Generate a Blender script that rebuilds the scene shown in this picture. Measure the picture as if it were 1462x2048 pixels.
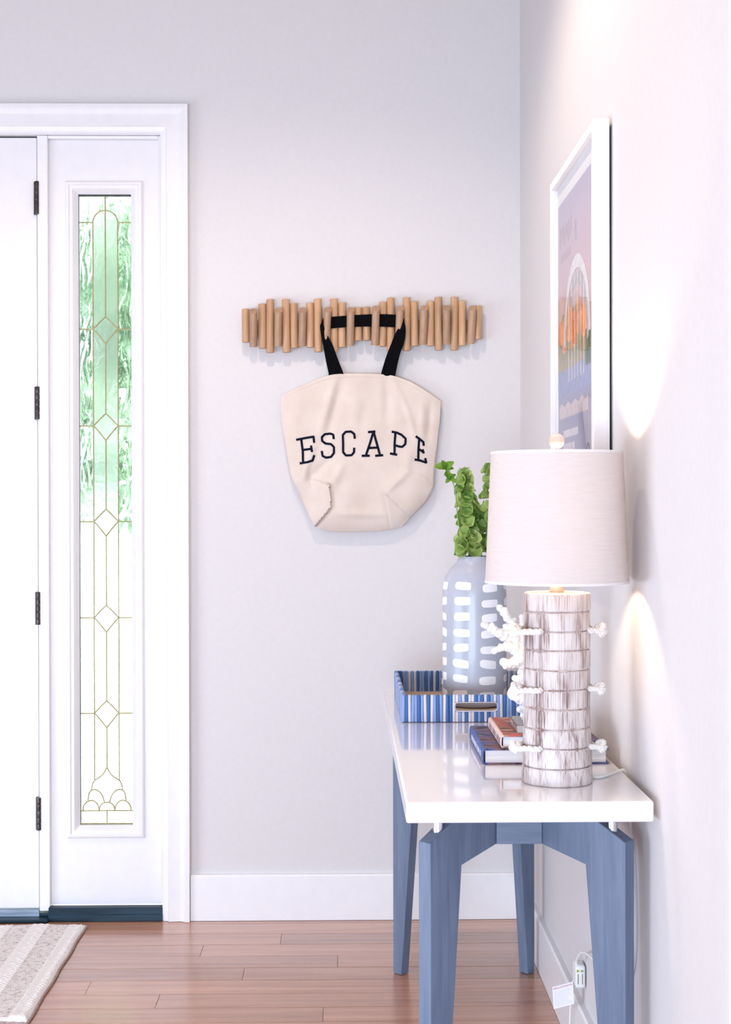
import bpy, bmesh, math, random
from math import sin, cos, pi, radians, sqrt, exp
from mathutils import Vector, Matrix

random.seed(11)
scene = bpy.context.scene
for o in list(bpy.data.objects):
    bpy.data.objects.remove(o)
COL = scene.collection

# ---------------------------------------------------------------- camera
cam_d = bpy.data.cameras.new('camera')
cam_d.sensor_fit = 'VERTICAL'
cam_d.sensor_height = 36.0
cam_d.sensor_width = 24.0
cam_d.lens = 50.0
cam_d.clip_start = 0.05
cam = bpy.data.objects.new('camera', cam_d)
COL.objects.link(cam)
YAW, PITCH, ROLL = 0.0153, -0.006, -0.0021
fwd = Vector((sin(YAW) * cos(PITCH), cos(YAW) * cos(PITCH), sin(PITCH)))
r0 = Vector((cos(YAW), -sin(YAW), 0))
u0 = r0.cross(fwd)
rgt = r0 * cos(ROLL) + u0 * sin(ROLL)
upv = u0 * cos(ROLL) - r0 * sin(ROLL)
m3 = Matrix((rgt, upv, -fwd)).transposed()
cam.matrix_world = Matrix.Translation((-0.5636, -4.5248, 1.3236)) @ m3.to_4x4()
scene.camera = cam

# ---------------------------------------------------------------- world, sun, added window light, exposure
world = bpy.data.worlds.new('world')
scene.world = world
world.use_nodes = True
wn = world.node_tree.nodes
wn['Background'].inputs['Color'].default_value = (0.86, 0.94, 1.0, 1)
wn['Background'].inputs['Strength'].default_value = 6.2

sun_d = bpy.data.lights.new('sun', 'SUN')
sun_d.energy = 11.0
sun_d.angle = radians(1.5)
sun_d.color = (1.0, 0.96, 0.9)
sun = bpy.data.objects.new('sun', sun_d)
COL.objects.link(sun)
sun.rotation_euler = (0, radians(42), 0)          # from the +x side, over the house


def area(name, loc, rot, sx, sy, energy, color):
    d = bpy.data.lights.new(name, 'AREA')
    d.shape = 'RECTANGLE'
    d.size, d.size_y = sx, sy
    d.energy, d.color = energy, color
    o = bpy.data.objects.new(name, d)
    COL.objects.link(o)
    o.location, o.rotation_euler = loc, rot
    return o


# area lamps added inside two unseen low windows, to brighten the lower walls
area('added_rear_window_light', (-1.75, -6.33, 0.68), (radians(90), 0, 0), 2.6, 1.1, 250, (0.655, 0.80, 1.0))
area('added_side_window_light', (-3.73, -2.6, 0.60), (0, radians(-90), 0), 0.95, 2.4, 90, (0.655, 0.80, 1.0))

vs = scene.view_settings
vs.view_transform = 'Standard'
vs.look = 'None'
vs.gamma = 1.0
vs.use_curve_mapping = False
vs.exposure = -0.17
cy = scene.cycles
cy.use_denoising = True
cy.max_bounces = 10
cy.diffuse_bounces = 5
cy.glossy_bounces = 4
cy.transmission_bounces = 8
cy.transparent_max_bounces = 8
cy.caustics_reflective = False
cy.caustics_refractive = False
cy.sample_clamp_indirect = 6.0

# ---------------------------------------------------------------- helpers
ORG = {}


def org(o):
    return ORG.get(o.name, Vector((0, 0, 0))) if o else Vector((0, 0, 0))


def tag(o, label=None, cat=None, group=None, kind=None):
    if label:
        o['label'] = label
    if cat:
        o['category'] = cat
    if group:
        o['group'] = group
    if kind:
        o['kind'] = kind
    return o


def thing(name, loc, label, cat, group=None):
    o = bpy.data.objects.new(name, None)
    o.empty_display_size = 0.05
    COL.objects.link(o)
    o.location = loc
    ORG[o.name] = Vector(loc)
    return tag(o, label, cat, group)


def finish(me, mat, smooth, angle=35):
    if mat:
        me.materials.append(mat)
    if smooth:
        me.polygons.foreach_set('use_smooth', [True] * len(me.polygons))
        me.set_sharp_from_angle(angle=radians(angle))
    me.update()


def obj(name, geo, mat, parent=None, smooth=True, bevel=0, angle=35, origin=None):
    """geo = (verts in world coordinates, faces); ONE mesh object."""
    verts, faces = geo
    base = org(parent)
    o0 = Vector(origin) if origin is not None else base
    me = bpy.data.meshes.new(name)
    me.from_pydata([Vector(v) - o0 for v in verts], [], faces)
    bm = bmesh.new()
    bm.from_mesh(me)
    bmesh.ops.recalc_face_normals(bm, faces=bm.faces)
    bm.to_mesh(me)
    bm.free()
    finish(me, mat, smooth, angle)
    o = bpy.data.objects.new(name, me)
    COL.objects.link(o)
    o.parent = parent
    o.location = o0 - base
    ORG[o.name] = o0
    if bevel:
        b = o.modifiers.new('bevel', 'BEVEL')
        b.width, b.segments, b.limit_method, b.angle_limit = bevel, 2, 'ANGLE', radians(40)
    return o


def inst(name, me, loc, parent=None, rot=(0, 0, 0), scale=(1, 1, 1), matrix=None):
    o = bpy.data.objects.new(name, me)
    COL.objects.link(o)
    o.parent = parent
    if matrix is not None:
        o.matrix_basis = Matrix.Translation(-org(parent)) @ matrix
    else:
        o.location = Vector(loc) - org(parent)
        o.rotation_euler = rot
        o.scale = scale
    return o


def mesh_of(name, geo, mat, smooth=True, angle=35):
    me = bpy.data.meshes.new(name)
    me.from_pydata([tuple(v) for v in geo[0]], [], geo[1])
    bm = bmesh.new()
    bm.from_mesh(me)
    bmesh.ops.recalc_face_normals(bm, faces=bm.faces)
    bm.to_mesh(me)
    bm.free()
    finish(me, mat, smooth, angle)
    return me


def join(*geos):
    V, F = [], []
    for v, f in geos:
        n = len(V)
        V += list(v)
        F += [tuple(i + n for i in q) for q in f]
    return V, F


def box(x0, x1, y0, y1, z0, z1):
    v = [(x, y, z) for z in (z0, z1) for y in (y0, y1) for x in (x0, x1)]
    f = [(0, 2, 3, 1), (4, 5, 7, 6), (0, 1, 5, 4), (2, 6, 7, 3), (0, 4, 6, 2), (1, 3, 7, 5)]
    return v, f


def prism(poly, fn0, fn1):
    """poly of 2-D points mapped to 3-D by two functions (the two caps)."""
    n = len(poly)
    v = [fn0(*p) for p in poly] + [fn1(*p) for p in poly]
    f = [tuple(range(n)), tuple(range(2 * n - 1, n - 1, -1))]
    f += [(i, (i + 1) % n, n + (i + 1) % n, n + i) for i in range(n)]
    return v, f


def lathe(prof, c=(0, 0, 0), n=48, close=False):
    """prof = [(r, z)], turned about z at c; ends with r=0 are capped to a point."""
    V, F, rings = [], [], []
    for r, z in prof:
        if r < 1e-6:
            rings.append([len(V)])
            V.append((c[0], c[1], c[2] + z))
        else:
            rings.append(list(range(len(V), len(V) + n)))
            for i in range(n):
                a = 2 * pi * i / n
                V.append((c[0] + r * cos(a), c[1] + r * sin(a), c[2] + z))
    pairs = list(zip(rings, rings[1:]))
    if close:
        pairs.append((rings[-1], rings[0]))
    for A, B in pairs:
        if len(A) == 1 and len(B) == 1:
            continue
        for i in range(n):
            j = (i + 1) % n
            if len(A) == 1:
                F.append((A[0], B[j], B[i]))
            elif len(B) == 1:
                F.append((A[i], A[j], B[0]))
            else:
                F.append((A[i], A[j], B[j], B[i]))
    return V, F


def tube(path, rad, n=8, cap=True):
    """path of points; rad a number or list; parallel-transport frame."""
    P = [Vector(p) for p in path]
    R = rad if isinstance(rad, (list, tuple)) else [rad] * len(P)
    T = []
    for i in range(len(P)):
        a, b = P[max(0, i - 1)], P[min(len(P) - 1, i + 1)]
        T.append((b - a).normalized())
    nrm = T[0].orthogonal().normalized()
    V, F = [], []
    for i in range(len(P)):
        if i:
            ax = T[i - 1].cross(T[i])
            if ax.length > 1e-8:
                nrm = Matrix.Rotation(T[i - 1].angle(T[i]), 3, ax.normalized()) @ nrm
        bn = T[i].cross(nrm)
        for k in range(n):
            a = 2 * pi * k / n
            V.append(P[i] + (nrm * cos(a) + bn * sin(a)) * R[i])
    for i in range(len(P) - 1):
        for k in range(n):
            l = (k + 1) % n
            F.append((i * n + k, i * n + l, (i + 1) * n + l, (i + 1) * n + k))
    if cap:
        F.append(tuple(range(n - 1, -1, -1)))
        m = (len(P) - 1) * n
        F.append(tuple(range(m, m + n)))
    return V, F


def catmull(pts, sub=8):
    P = [Vector(p) for p in pts]
    P = [P[0] * 2 - P[1]] + P + [P[-1] * 2 - P[-2]]
    out = []
    for i in range(1, len(P) - 2):
        a, b, c, d = P[i - 1], P[i], P[i + 1], P[i + 2]
        for s in range(sub):
            t = s / sub
            out.append(0.5 * ((2 * b) + (c - a) * t + (2 * a - 5 * b + 4 * c - d) * t * t + (3 * b - a - 3 * c + d) * t ** 3))
    out.append(P[-2])
    return out


def sphere(c, r, n=20, m=12):
    prof = [(r * sin(pi * i / m), -r * cos(pi * i / m)) for i in range(m + 1)]
    prof[0] = (0, -r)
    prof[-1] = (0, r)
    return lathe(prof, c, n)


def frame_loops(x0, x1, z0, z1, prof):
    """mitred rectangular moulding in the xz plane. prof = [(inset, y)]."""
    V, F = [], []
    for d, y in prof:
        V += [(x0 + d, y, z0 + d), (x1 - d, y, z0 + d), (x1 - d, y, z1 - d), (x0 + d, y, z1 - d)]
    for i in range(len(prof) - 1):
        for k in range(4):
            l = (k + 1) % 4
            F.append((i * 4 + k, i * 4 + l, (i + 1) * 4 + l, (i + 1) * 4 + k))
    return V, F


# ---------------------------------------------------------------- materials
def nodes_of(name):
    m = bpy.data.materials.new(name)
    m.use_nodes = True
    nt = m.node_tree
    return m, nt, nt.nodes['Principled BSDF']


def N(nt, t, **kw):
    n = nt.nodes.new(t)
    for k, v in kw.items():
        if k.startswith('i_'):
            key = k[2:]
            key = int(key) if key.isdigit() else key.replace('_', ' ')
            n.inputs[key].default_value = v
        else:
            setattr(n, k, v)
    return n


def ramp(nt, fac, stops):
    r = nt.nodes.new('ShaderNodeValToRGB')
    el = r.color_ramp.elements
    while len(el) < len(stops):
        el.new(0.5)
    for e, (p, c) in zip(el, stops):
        e.position = p
        e.color = (*c, 1)
    nt.links.new(fac, r.inputs['Fac'])
    return r


def coords(nt, scale=(1, 1, 1), kind='Object'):
    tc = nt.nodes.new('ShaderNodeTexCoord')
    mp = nt.nodes.new('ShaderNodeMapping')
    mp.inputs['Scale'].default_value = scale
    nt.links.new(tc.outputs[kind], mp.inputs['Vector'])
    return mp.outputs['Vector']


def bump(nt, b, height, strength=0.2, dist=0.002):
    bn = nt.nodes.new('ShaderNodeBump')
    bn.inputs['Strength'].default_value = strength
    bn.inputs['Distance'].default_value = dist
    nt.links.new(height, bn.inputs['Height'])
    nt.links.new(bn.outputs['Normal'], b.inputs['Normal'])


def mat(name, color, rough=0.5, metal=0.0, noise=None, coat=0.0, spec=0.5, emit=None):
    """noise = (scale, second colour, bump strength)"""
    m, nt, b = nodes_of(name)
    b.inputs['Base Color'].default_value = (*color, 1)
    b.inputs['Roughness'].default_value = rough
    b.inputs['Metallic'].default_value = metal
    b.inputs['Coat Weight'].default_value = coat
    b.inputs['Coat Roughness'].default_value = 0.05
    b.inputs['Specular IOR Level'].default_value = spec
    if emit:
        b.inputs['Emission Color'].default_value = (*emit[0], 1)
        b.inputs['Emission Strength'].default_value = emit[1]
    if noise:
        sc, c2, bs = noise
        sc = sc if isinstance(sc, tuple) else (sc, sc, sc)
        n = N(nt, 'ShaderNodeTexNoise', i_Scale=1.0, i_Detail=5.0)
        nt.links.new(coords(nt, sc), n.inputs['Vector'])
        r = ramp(nt, n.outputs['Fac'], [(0.35, color), (0.65, c2)])
        nt.links.new(r.outputs['Color'], b.inputs['Base Color'])
        if bs:
            bump(nt, b, n.outputs['Fac'], bs)
    return m


def wood(name, c1, c2, scale, rough=0.5, coat=0.0, bs=0.1, vary=0.0):
    """stretched-noise grain; vary = brightness spread between objects"""
    m, nt, b = nodes_of(name)
    oi = nt.nodes.new('ShaderNodeObjectInfo')
    tc = nt.nodes.new('ShaderNodeTexCoord')
    mp = nt.nodes.new('ShaderNodeMapping')
    mp.inputs['Scale'].default_value = scale
    nt.links.new(tc.outputs['Object'], mp.inputs['Vector'])
    mul = N(nt, 'ShaderNodeMath', operation='MULTIPLY')
    mul.inputs[1].default_value = 37.0
    nt.links.new(oi.outputs['Random'], mul.inputs[0])
    add = N(nt, 'ShaderNodeVectorMath', operation='ADD')
    nt.links.new(mp.outputs['Vector'], add.inputs[0])
    nt.links.new(mul.outputs[0], add.inputs[1])
    n = N(nt, 'ShaderNodeTexNoise', i_Scale=1.0, i_Detail=6.0, i_Roughness=0.6, i_Distortion=0.6)
    nt.links.new(add.outputs[0], n.inputs['Vector'])
    r = ramp(nt, n.outputs['Fac'], [(0.3, c1), (0.7, c2)])
    out = r.outputs['Color']
    if vary:
        hs = nt.nodes.new('ShaderNodeHueSaturation')
        mr = N(nt, 'ShaderNodeMapRange')
        mr.inputs['To Min'].default_value = 1 - vary
        mr.inputs['To Max'].default_value = 1 + vary
        nt.links.new(oi.outputs['Random'], mr.inputs['Value'])
        nt.links.new(mr.outputs[0], hs.inputs['Value'])
        nt.links.new(out, hs.inputs['Color'])
        out = hs.outputs['Color']
    nt.links.new(out, b.inputs['Base Color'])
    b.inputs['Roughness'].default_value = rough
    b.inputs['Coat Weight'].default_value = coat
    b.inputs['Coat Roughness'].default_value = 0.2
    if bs:
        bump(nt, b, n.outputs['Fac'], bs, 0.001)
    return m


M = {}
M['wall'] = mat('wall_paint', (0.66, 0.638, 0.635), 0.85, noise=((60, 60, 60), (0.675, 0.653, 0.65), 0.05), spec=0.2)
M['ceiling'] = mat('ceiling_paint', (0.55, 0.48, 0.44), 0.9, noise=(40, (0.57, 0.50, 0.46), 0.03))  # darkened and warmed to cut bounce onto the upper walls
M['trim'] = mat('white_trim_paint', (0.79, 0.778, 0.782), 0.35, noise=(30, (0.81, 0.798, 0.802), 0.02))
M['door'] = mat('white_door_paint', (0.76, 0.745, 0.755), 0.4, noise=(30, (0.78, 0.765, 0.775), 0.02))
M['subfloor'] = mat('dark_subfloor', (0.05, 0.035, 0.03), 0.8, noise=(20, (0.07, 0.05, 0.04), 0.1))
M['floor'] = wood('oak_floor_boards', (0.34, 0.145, 0.078), (0.54, 0.28, 0.165), (1.6, 34, 34), 0.25, coat=0.7, bs=0.015, vary=0.14)
M['sill'] = mat('dark_threshold', (0.006, 0.017, 0.03), 0.4, spec=0.25, noise=((5, 30, 60), (0.014, 0.04, 0.065), 0.1))
M['alu'] = mat('dull_aluminium', (0.22, 0.28, 0.35), 0.35, metal=0.7, noise=((6, 60, 90), (0.4, 0.48, 0.58), 0.1))
M['bronze'] = mat('dark_bronze', (0.035, 0.028, 0.026), 0.4, metal=0.6, noise=(60, (0.08, 0.065, 0.06), 0.1))
M['came'] = mat('brass_came', (0.30, 0.27, 0.11), 0.5, metal=0.2, noise=(80, (0.40, 0.37, 0.20), 0.1))
M['glazing_and_gap'] = mat('black_glazing_and_gap_shade', (0.01, 0.012, 0.014), 0.5, noise=(50, (0.02, 0.02, 0.025), 0))
M['lacquer'] = mat('white_gloss_lacquer', (0.86, 0.84, 0.85), 0.12, coat=1.0, noise=(8, (0.875, 0.855, 0.865), 0))
M['leg'] = wood('blue_grey_stained_oak', (0.095, 0.13, 0.20), (0.15, 0.195, 0.28), (70, 70, 5), 0.5, bs=0.12)
M['beam'] = wood('blue_grey_stained_oak_beam', (0.095, 0.13, 0.20), (0.15, 0.195, 0.28), (5, 70, 70), 0.5, bs=0.12)
M['chrome'] = mat('brushed_steel', (0.72, 0.72, 0.74), 0.18, metal=1.0, noise=((10, 10, 200), (0.78, 0.78, 0.8), 0.03))
M['peg'] = wood('natural_ash_peg', (0.43, 0.245, 0.125), (0.57, 0.355, 0.205), (90, 90, 8), 0.5, bs=0.06, vary=0.10)
M['hook'] = wood('shaded_ash_hook', (0.34, 0.20, 0.115), (0.44, 0.275, 0.17), (90, 90, 8), 0.5, bs=0.06, vary=0.10)  # peg ash made darker: shade of the tilted hooks put into the colour
M['strap'] = mat('black_webbing', (0.002, 0.002, 0.003), 0.95, noise=((900, 900, 300), (0.005, 0.005, 0.006), 0.2), spec=0.05)
M['ink'] = mat('navy_black_ink', (0.004, 0.005, 0.014), 0.9, noise=(400, (0.008, 0.009, 0.022), 0), spec=0.1)
M['shade_rim'] = mat('white_shade_rim', (0.70, 0.65, 0.63), 0.8, noise=((400, 400, 400), (0.74, 0.69, 0.67), 0.1))
M['finial'] = mat('pale_wood_ball', (0.66, 0.52, 0.43), 0.5, noise=((30, 30, 90), (0.80, 0.70, 0.62), 0.05))
M['rope'] = mat('white_cotton_rope', (0.66, 0.62, 0.59), 0.9, noise=(300, (0.76, 0.73, 0.70), 0.3))
M['socket'] = mat('pale_wood_neck', (0.72, 0.55, 0.38), 0.6, noise=(60, (0.8, 0.64, 0.47), 0.05))
M['bulb'] = mat('warm_bulb', (1, 0.9, 0.75), 0.4, emit=((1.0, 0.74, 0.50), 215.0))
M['glaze'] = mat('blue_grey_glaze', (0.385, 0.405, 0.465), 0.36, coat=0.12, spec=0.35, noise=((8, 8, 5), (0.445, 0.465, 0.525), 0.02))
M['dash'] = mat('white_painted_dash', (0.84, 0.83, 0.85), 0.45, coat=0.05, spec=0.3, noise=(40, (0.87, 0.86, 0.88), 0))
M['tray_floor'] = mat('tan_woven_liner', (0.36, 0.26, 0.185), 0.9, noise=((120, 300, 300), (0.50, 0.38, 0.28), 0.3))
M['tray_core'] = mat('tray_core', (0.30, 0.27, 0.27), 0.9, noise=(90, (0.36, 0.33, 0.33), 0.1))
for nm, a, b_ in (('strip_blue', (0.035, 0.115, 0.34), (0.08, 0.20, 0.46)), ('strip_mid', (0.18, 0.30, 0.58), (0.34, 0.46, 0.72)),
                  ('strip_white', (0.78, 0.76, 0.80), (0.66, 0.66, 0.76)), ('strip_navy', (0.02, 0.06, 0.22), (0.05, 0.13, 0.36))):
    M[nm] = mat(nm + '_fibre', a, 0.85, noise=((60, 60, 500), b_, 0.5))
M['pages'] = mat('book_pages', (0.82, 0.82, 0.84), 0.8, noise=((6, 6, 900), (0.60, 0.60, 0.66), 0.2))
M['blue_spine'] = mat('blue_book_cloth', (0.018, 0.055, 0.22), 0.45, noise=(50, (0.03, 0.085, 0.30), 0.05))
M['pink_spine'] = mat('pale_pink_spine', (0.62, 0.46, 0.43), 0.45, noise=(70, (0.70, 0.54, 0.50), 0.03))
M['spine_mark'] = mat('dark_spine_print', (0.16, 0.09, 0.10), 0.6, noise=(300, (0.32, 0.2, 0.2), 0))
M['spine_mark_light'] = mat('light_spine_print', (0.50, 0.56, 0.72), 0.6, noise=(300, (0.65, 0.68, 0.8), 0))
M['coral'] = mat('white_coral', (0.74, 0.72, 0.70), 0.75, noise=(260, (0.82, 0.80, 0.78), 0.3))
M['frame'] = mat('white_frame_lacquer', (0.84, 0.82, 0.82), 0.4, noise=((60, 60, 8), (0.87, 0.85, 0.85), 0.02))
M['mat_board'] = mat('white_mat_board', (0.80, 0.79, 0.81), 0.85, noise=(200, (0.83, 0.82, 0.84), 0.02))
M['plastic'] = mat('white_plastic', (0.82, 0.82, 0.80), 0.4, noise=(40, (0.85, 0.85, 0.83), 0))
M['paper'] = mat('paper_tag', (0.82, 0.80, 0.84), 0.8, noise=(90, (0.85, 0.83, 0.86), 0))
M['red_print'] = mat('red_print', (0.50, 0.06, 0.20), 0.8, noise=(900, (0.62, 0.2, 0.32), 0))
M['grey_print'] = mat('grey_print', (0.62, 0.60, 0.68), 0.8, noise=(900, (0.74, 0.72, 0.78), 0))
M['green_print'] = mat('green_print', (0.25, 0.35, 0.05), 0.7, noise=(300, (0.35, 0.45, 0.1), 0))
M['black'] = mat('black_void', (0.01, 0.01, 0.01), 0.8, noise=(30, (0.015, 0.015, 0.015), 0))
M['stem'] = mat('green_stem', (0.16, 0.30, 0.05), 0.5, noise=(90, (0.24, 0.40, 0.09), 0.05))
M['patio'] = mat('pale_paving', (0.40, 0.395, 0.38), 0.9, noise=(1.5, (0.46, 0.455, 0.44), 0.1))


def leafy(name, c1, c2, tl=0.35):
    m, nt, b = nodes_of(name)
    oi = nt.nodes.new('ShaderNodeObjectInfo')
    n = N(nt, 'ShaderNodeTexNoise', i_Scale=60.0, i_Detail=3.0)
    nt.links.new(coords(nt), n.inputs['Vector'])
    a = N(nt, 'ShaderNodeMath', operation='ADD')
    nt.links.new(oi.outputs['Random'], a.inputs[0])
    nt.links.new(n.outputs['Fac'], a.inputs[1])
    h = N(nt, 'ShaderNodeMath', operation='MULTIPLY')
    h.inputs[1].default_value = 0.5
    nt.links.new(a.outputs[0], h.inputs[0])
    r = ramp(nt, h.outputs[0], [(0.2, c1), (0.8, c2)])
    nt.links.new(r.outputs['Color'], b.inputs['Base Color'])
    b.inputs['Roughness'].default_value = 0.5
    tr = nt.nodes.new('ShaderNodeBsdfTranslucent')
    nt.links.new(r.outputs['Color'], tr.inputs['Color'])
    mx = nt.nodes.new('ShaderNodeMixShader')
    mx.inputs[0].default_value = tl
    nt.links.new(b.outputs[0], mx.inputs[1])
    nt.links.new(tr.outputs[0], mx.inputs[2])
    nt.links.new(mx.outputs[0], nt.nodes['Material Output'].inputs['Surface'])
    return m


M['bell'] = leafy('green_bell', (0.08, 0.21, 0.02), (0.52, 0.64, 0.20), 0.15)
M['leaf'] = leafy('green_leaf', (0.08, 0.22, 0.015), (0.26, 0.46, 0.05))
M['frond'] = leafy('garden_frond', (0.32, 0.48, 0.33), (0.54, 0.68, 0.50))


def canvas_mat():
    m, nt, b = nodes_of('natural_canvas')
    v = coords(nt)
    n1 = N(nt, 'ShaderNodeTexNoise', i_Scale=14.0, i_Detail=4.0)
    nt.links.new(v, n1.inputs['Vector'])
    r = ramp(nt, n1.outputs['Fac'], [(0.3, (0.66, 0.56, 0.48)), (0.7, (0.73, 0.64, 0.565))])
    nt.links.new(r.outputs['Color'], b.inputs['Base Color'])
    w1 = N(nt, 'ShaderNodeTexWave', bands_direction='X', i_Scale=260.0, i_Distortion=1.5)
    w2 = N(nt, 'ShaderNodeTexWave', bands_direction='Z', i_Scale=260.0, i_Distortion=1.5)
    nt.links.new(v, w1.inputs['Vector'])
    nt.links.new(v, w2.inputs['Vector'])
    a = N(nt, 'ShaderNodeMath', operation='ADD')
    nt.links.new(w1.outputs['Fac'], a.inputs[0])
    nt.links.new(w2.outputs['Fac'], a.inputs[1])
    bump(nt, b, a.outputs[0], 0.25, 0.0006)
    b.inputs['Roughness'].default_value = 0.9
    b.inputs['Specular IOR Level'].default_value = 0.2
    b.inputs['Sheen Weight'].default_value = 0.15
    return m


M['canvas'] = canvas_mat()


def shade_mat():
    m, nt, b = nodes_of('linen_lampshade')
    v = coords(nt, (30, 30, 500))
    n = N(nt, 'ShaderNodeTexNoise', i_Scale=1.0, i_Detail=3.0)
    nt.links.new(v, n.inputs['Vector'])
    r = ramp(nt, n.outputs['Fac'], [(0.3, (0.66, 0.60, 0.57)), (0.7, (0.72, 0.66, 0.63))])
    nt.links.new(r.outputs['Color'], b.inputs['Base Color'])
    b.inputs['Roughness'].default_value = 0.9
    b.inputs['Specular IOR Level'].default_value = 0.1
    bump(nt, b, n.outputs['Fac'], 0.15, 0.001)
    tr = nt.nodes.new('ShaderNodeBsdfTranslucent')
    tr.inputs['Color'].default_value = (0.78, 0.70, 0.66, 1)
    mx = nt.nodes.new('ShaderNodeMixShader')
    mx.inputs[0].default_value = 0.155
    nt.links.new(b.outputs[0], mx.inputs[1])
    nt.links.new(tr.outputs[0], mx.inputs[2])
    nt.links.new(mx.outputs[0], nt.nodes['Material Output'].inputs['Surface'])
    return m


M['shade'] = shade_mat()


def washed_mat():
    m, nt, b = nodes_of('whitewashed_bark')
    v1 = coords(nt, (800, 800, 9))
    n1 = N(nt, 'ShaderNodeTexNoise', i_Scale=1.0, i_Detail=3.0, i_Roughness=0.65)
    nt.links.new(v1, n1.inputs['Vector'])
    v2 = coords(nt, (34, 34, 9))
    n2 = N(nt, 'ShaderNodeTexNoise', i_Scale=1.0, i_Detail=4.0)
    nt.links.new(v2, n2.inputs['Vector'])
    mu = N(nt, 'ShaderNodeMath', operation='MULTIPLY_ADD')
    mu.inputs[1].default_value = 0.85
    nt.links.new(n2.outputs['Fac'], mu.inputs[0])
    nt.links.new(n1.outputs['Fac'], mu.inputs[2])
    mr = N(nt, 'ShaderNodeMapRange')
    mr.inputs['From Min'].default_value = 0.55
    mr.inputs['From Max'].default_value = 1.35
    nt.links.new(mu.outputs[0], mr.inputs['Value'])
    r = ramp(nt, mr.outputs[0], [(0.30, (0.66, 0.615, 0.60)), (0.50, (0.56, 0.50, 0.485)), (0.61, (0.38, 0.30, 0.28)), (0.74, (0.14, 0.08, 0.07))])
    nt.links.new(r.outputs['Color'], b.inputs['Base Color'])
    b.inputs['Roughness'].default_value = 0.7
    bump(nt, b, n1.outputs['Fac'], 0.25, 0.001)
    return m


M['washed'] = washed_mat()
M['groove'] = mat('brown_groove', (0.22, 0.12, 0.10), 0.8, noise=((60, 60, 60), (0.55, 0.45, 0.42), 0.2))


def glass_mat(name, rough, bump_scale, strength, dist, tint=(1, 1, 1), clear=0.0):
    m, nt, b = nodes_of(name)
    b.inputs['Base Color'].default_value = (*tint, 1)
    b.inputs['Transmission Weight'].default_value = 1.0
    b.inputs['Roughness'].default_value = rough
    b.inputs['IOR'].default_value = 1.45
    n = N(nt, 'ShaderNodeTexNoise', i_Scale=1.0, i_Detail=1.5, i_Distortion=1.2)
    nt.links.new(coords(nt, bump_scale), n.inputs['Vector'])
    if strength:
        bump(nt, b, n.outputs['Fac'], strength, dist)
    if clear:
        tr = nt.nodes.new('ShaderNodeBsdfTransparent')
        mx = nt.nodes.new('ShaderNodeMixShader')
        mx.inputs[0].default_value = clear
        nt.links.new(b.outputs[0], mx.inputs[1])
        nt.links.new(tr.outputs[0], mx.inputs[2])
        nt.links.new(mx.outputs[0], nt.nodes['Material Output'].inputs['Surface'])
    return m


M['glass_ripple'] = glass_mat('rippled_glass', 0.02, (26, 26, 9), 0.6, 0.006, (0.95, 1.0, 0.97), 0.3)
M['glass_clear'] = glass_mat('frosted_clear_glass', 0.18, (30, 30, 30), 0.2, 0.004, (1, 1, 1), 0.15)


def thin_glass(name):
    m, nt, b = nodes_of(name)
    nt.nodes.remove(b)
    fr = N(nt, 'ShaderNodeFresnel', i_IOR=1.28)
    tr = nt.nodes.new('ShaderNodeBsdfTransparent')
    gl = N(nt, 'ShaderNodeBsdfGlossy', i_Roughness=0.0)
    mx = nt.nodes.new('ShaderNodeMixShader')
    ge = nt.nodes.new('ShaderNodeNewGeometry')
    fb = N(nt, 'ShaderNodeMath', operation='SUBTRACT')
    fb.inputs[0].default_value = 1.0
    nt.links.new(ge.outputs['Backfacing'], fb.inputs[1])
    mu = N(nt, 'ShaderNodeMath', operation='MULTIPLY')
    nt.links.new(fr.outputs[0], mu.inputs[0])
    nt.links.new(fb.outputs[0], mu.inputs[1])
    nt.links.new(mu.outputs[0], mx.inputs[0])
    nt.links.new(tr.outputs[0], mx.inputs[1])
    nt.links.new(gl.outputs[0], mx.inputs[2])
    nt.links.new(mx.outputs[0], nt.nodes['Material Output'].inputs['Surface'])
    return m


M['glass_pic'] = thin_glass('picture_glass')
M['acrylic'] = glass_mat('clear_acrylic', 0.05, (20, 20, 20), 0.05, 0.001, (0.9, 0.95, 0.96))


def cover_mat(name, stops, scale):
    m, nt, b = nodes_of(name)
    n = N(nt, 'ShaderNodeTexNoise', i_Scale=1.0, i_Detail=6.0, i_Roughness=0.6, i_Distortion=1.0)
    nt.links.new(coords(nt, scale), n.inputs['Vector'])
    r = ramp(nt, n.outputs['Fac'], stops)
    nt.links.new(r.outputs['Color'], b.inputs['Base Color'])
    b.inputs['Roughness'].default_value = 0.55
    b.inputs['Specular IOR Level'].default_value = 0.25
    return m


M['blue_cover'] = cover_mat('blue_book_cover', [(0.38, (0.03, 0.02, 0.04)), (0.47, (0.20, 0.11, 0.13)), (0.52, (0.06, 0.10, 0.33)), (0.58, (0.03, 0.03, 0.07)), (0.66, (0.30, 0.22, 0.24))], (7, 16, 10))
M['red_cover'] = cover_mat('red_book_cover', [(0.36, (0.06, 0.035, 0.03)), (0.45, (0.26, 0.15, 0.13)), (0.50, (0.52, 0.07, 0.07)), (0.56, (0.30, 0.20, 0.16)), (0.60, (0.38, 0.42, 0.20)), (0.68, (0.50, 0.10, 0.10))], (16, 22, 20))

# ---------------------------------------------------------------- the room
RX0, RX1, RY0, RY1, RZ = -3.8, 0.0, -6.4, 0.0, 3.15


def struct(name, geo, m, parent=None, label=None, **kw):
    o = obj(name, geo, m, parent, **kw)
    if parent is None:
        o['kind'] = 'structure'
    if label:
        o['label'] = label
    return o


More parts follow.
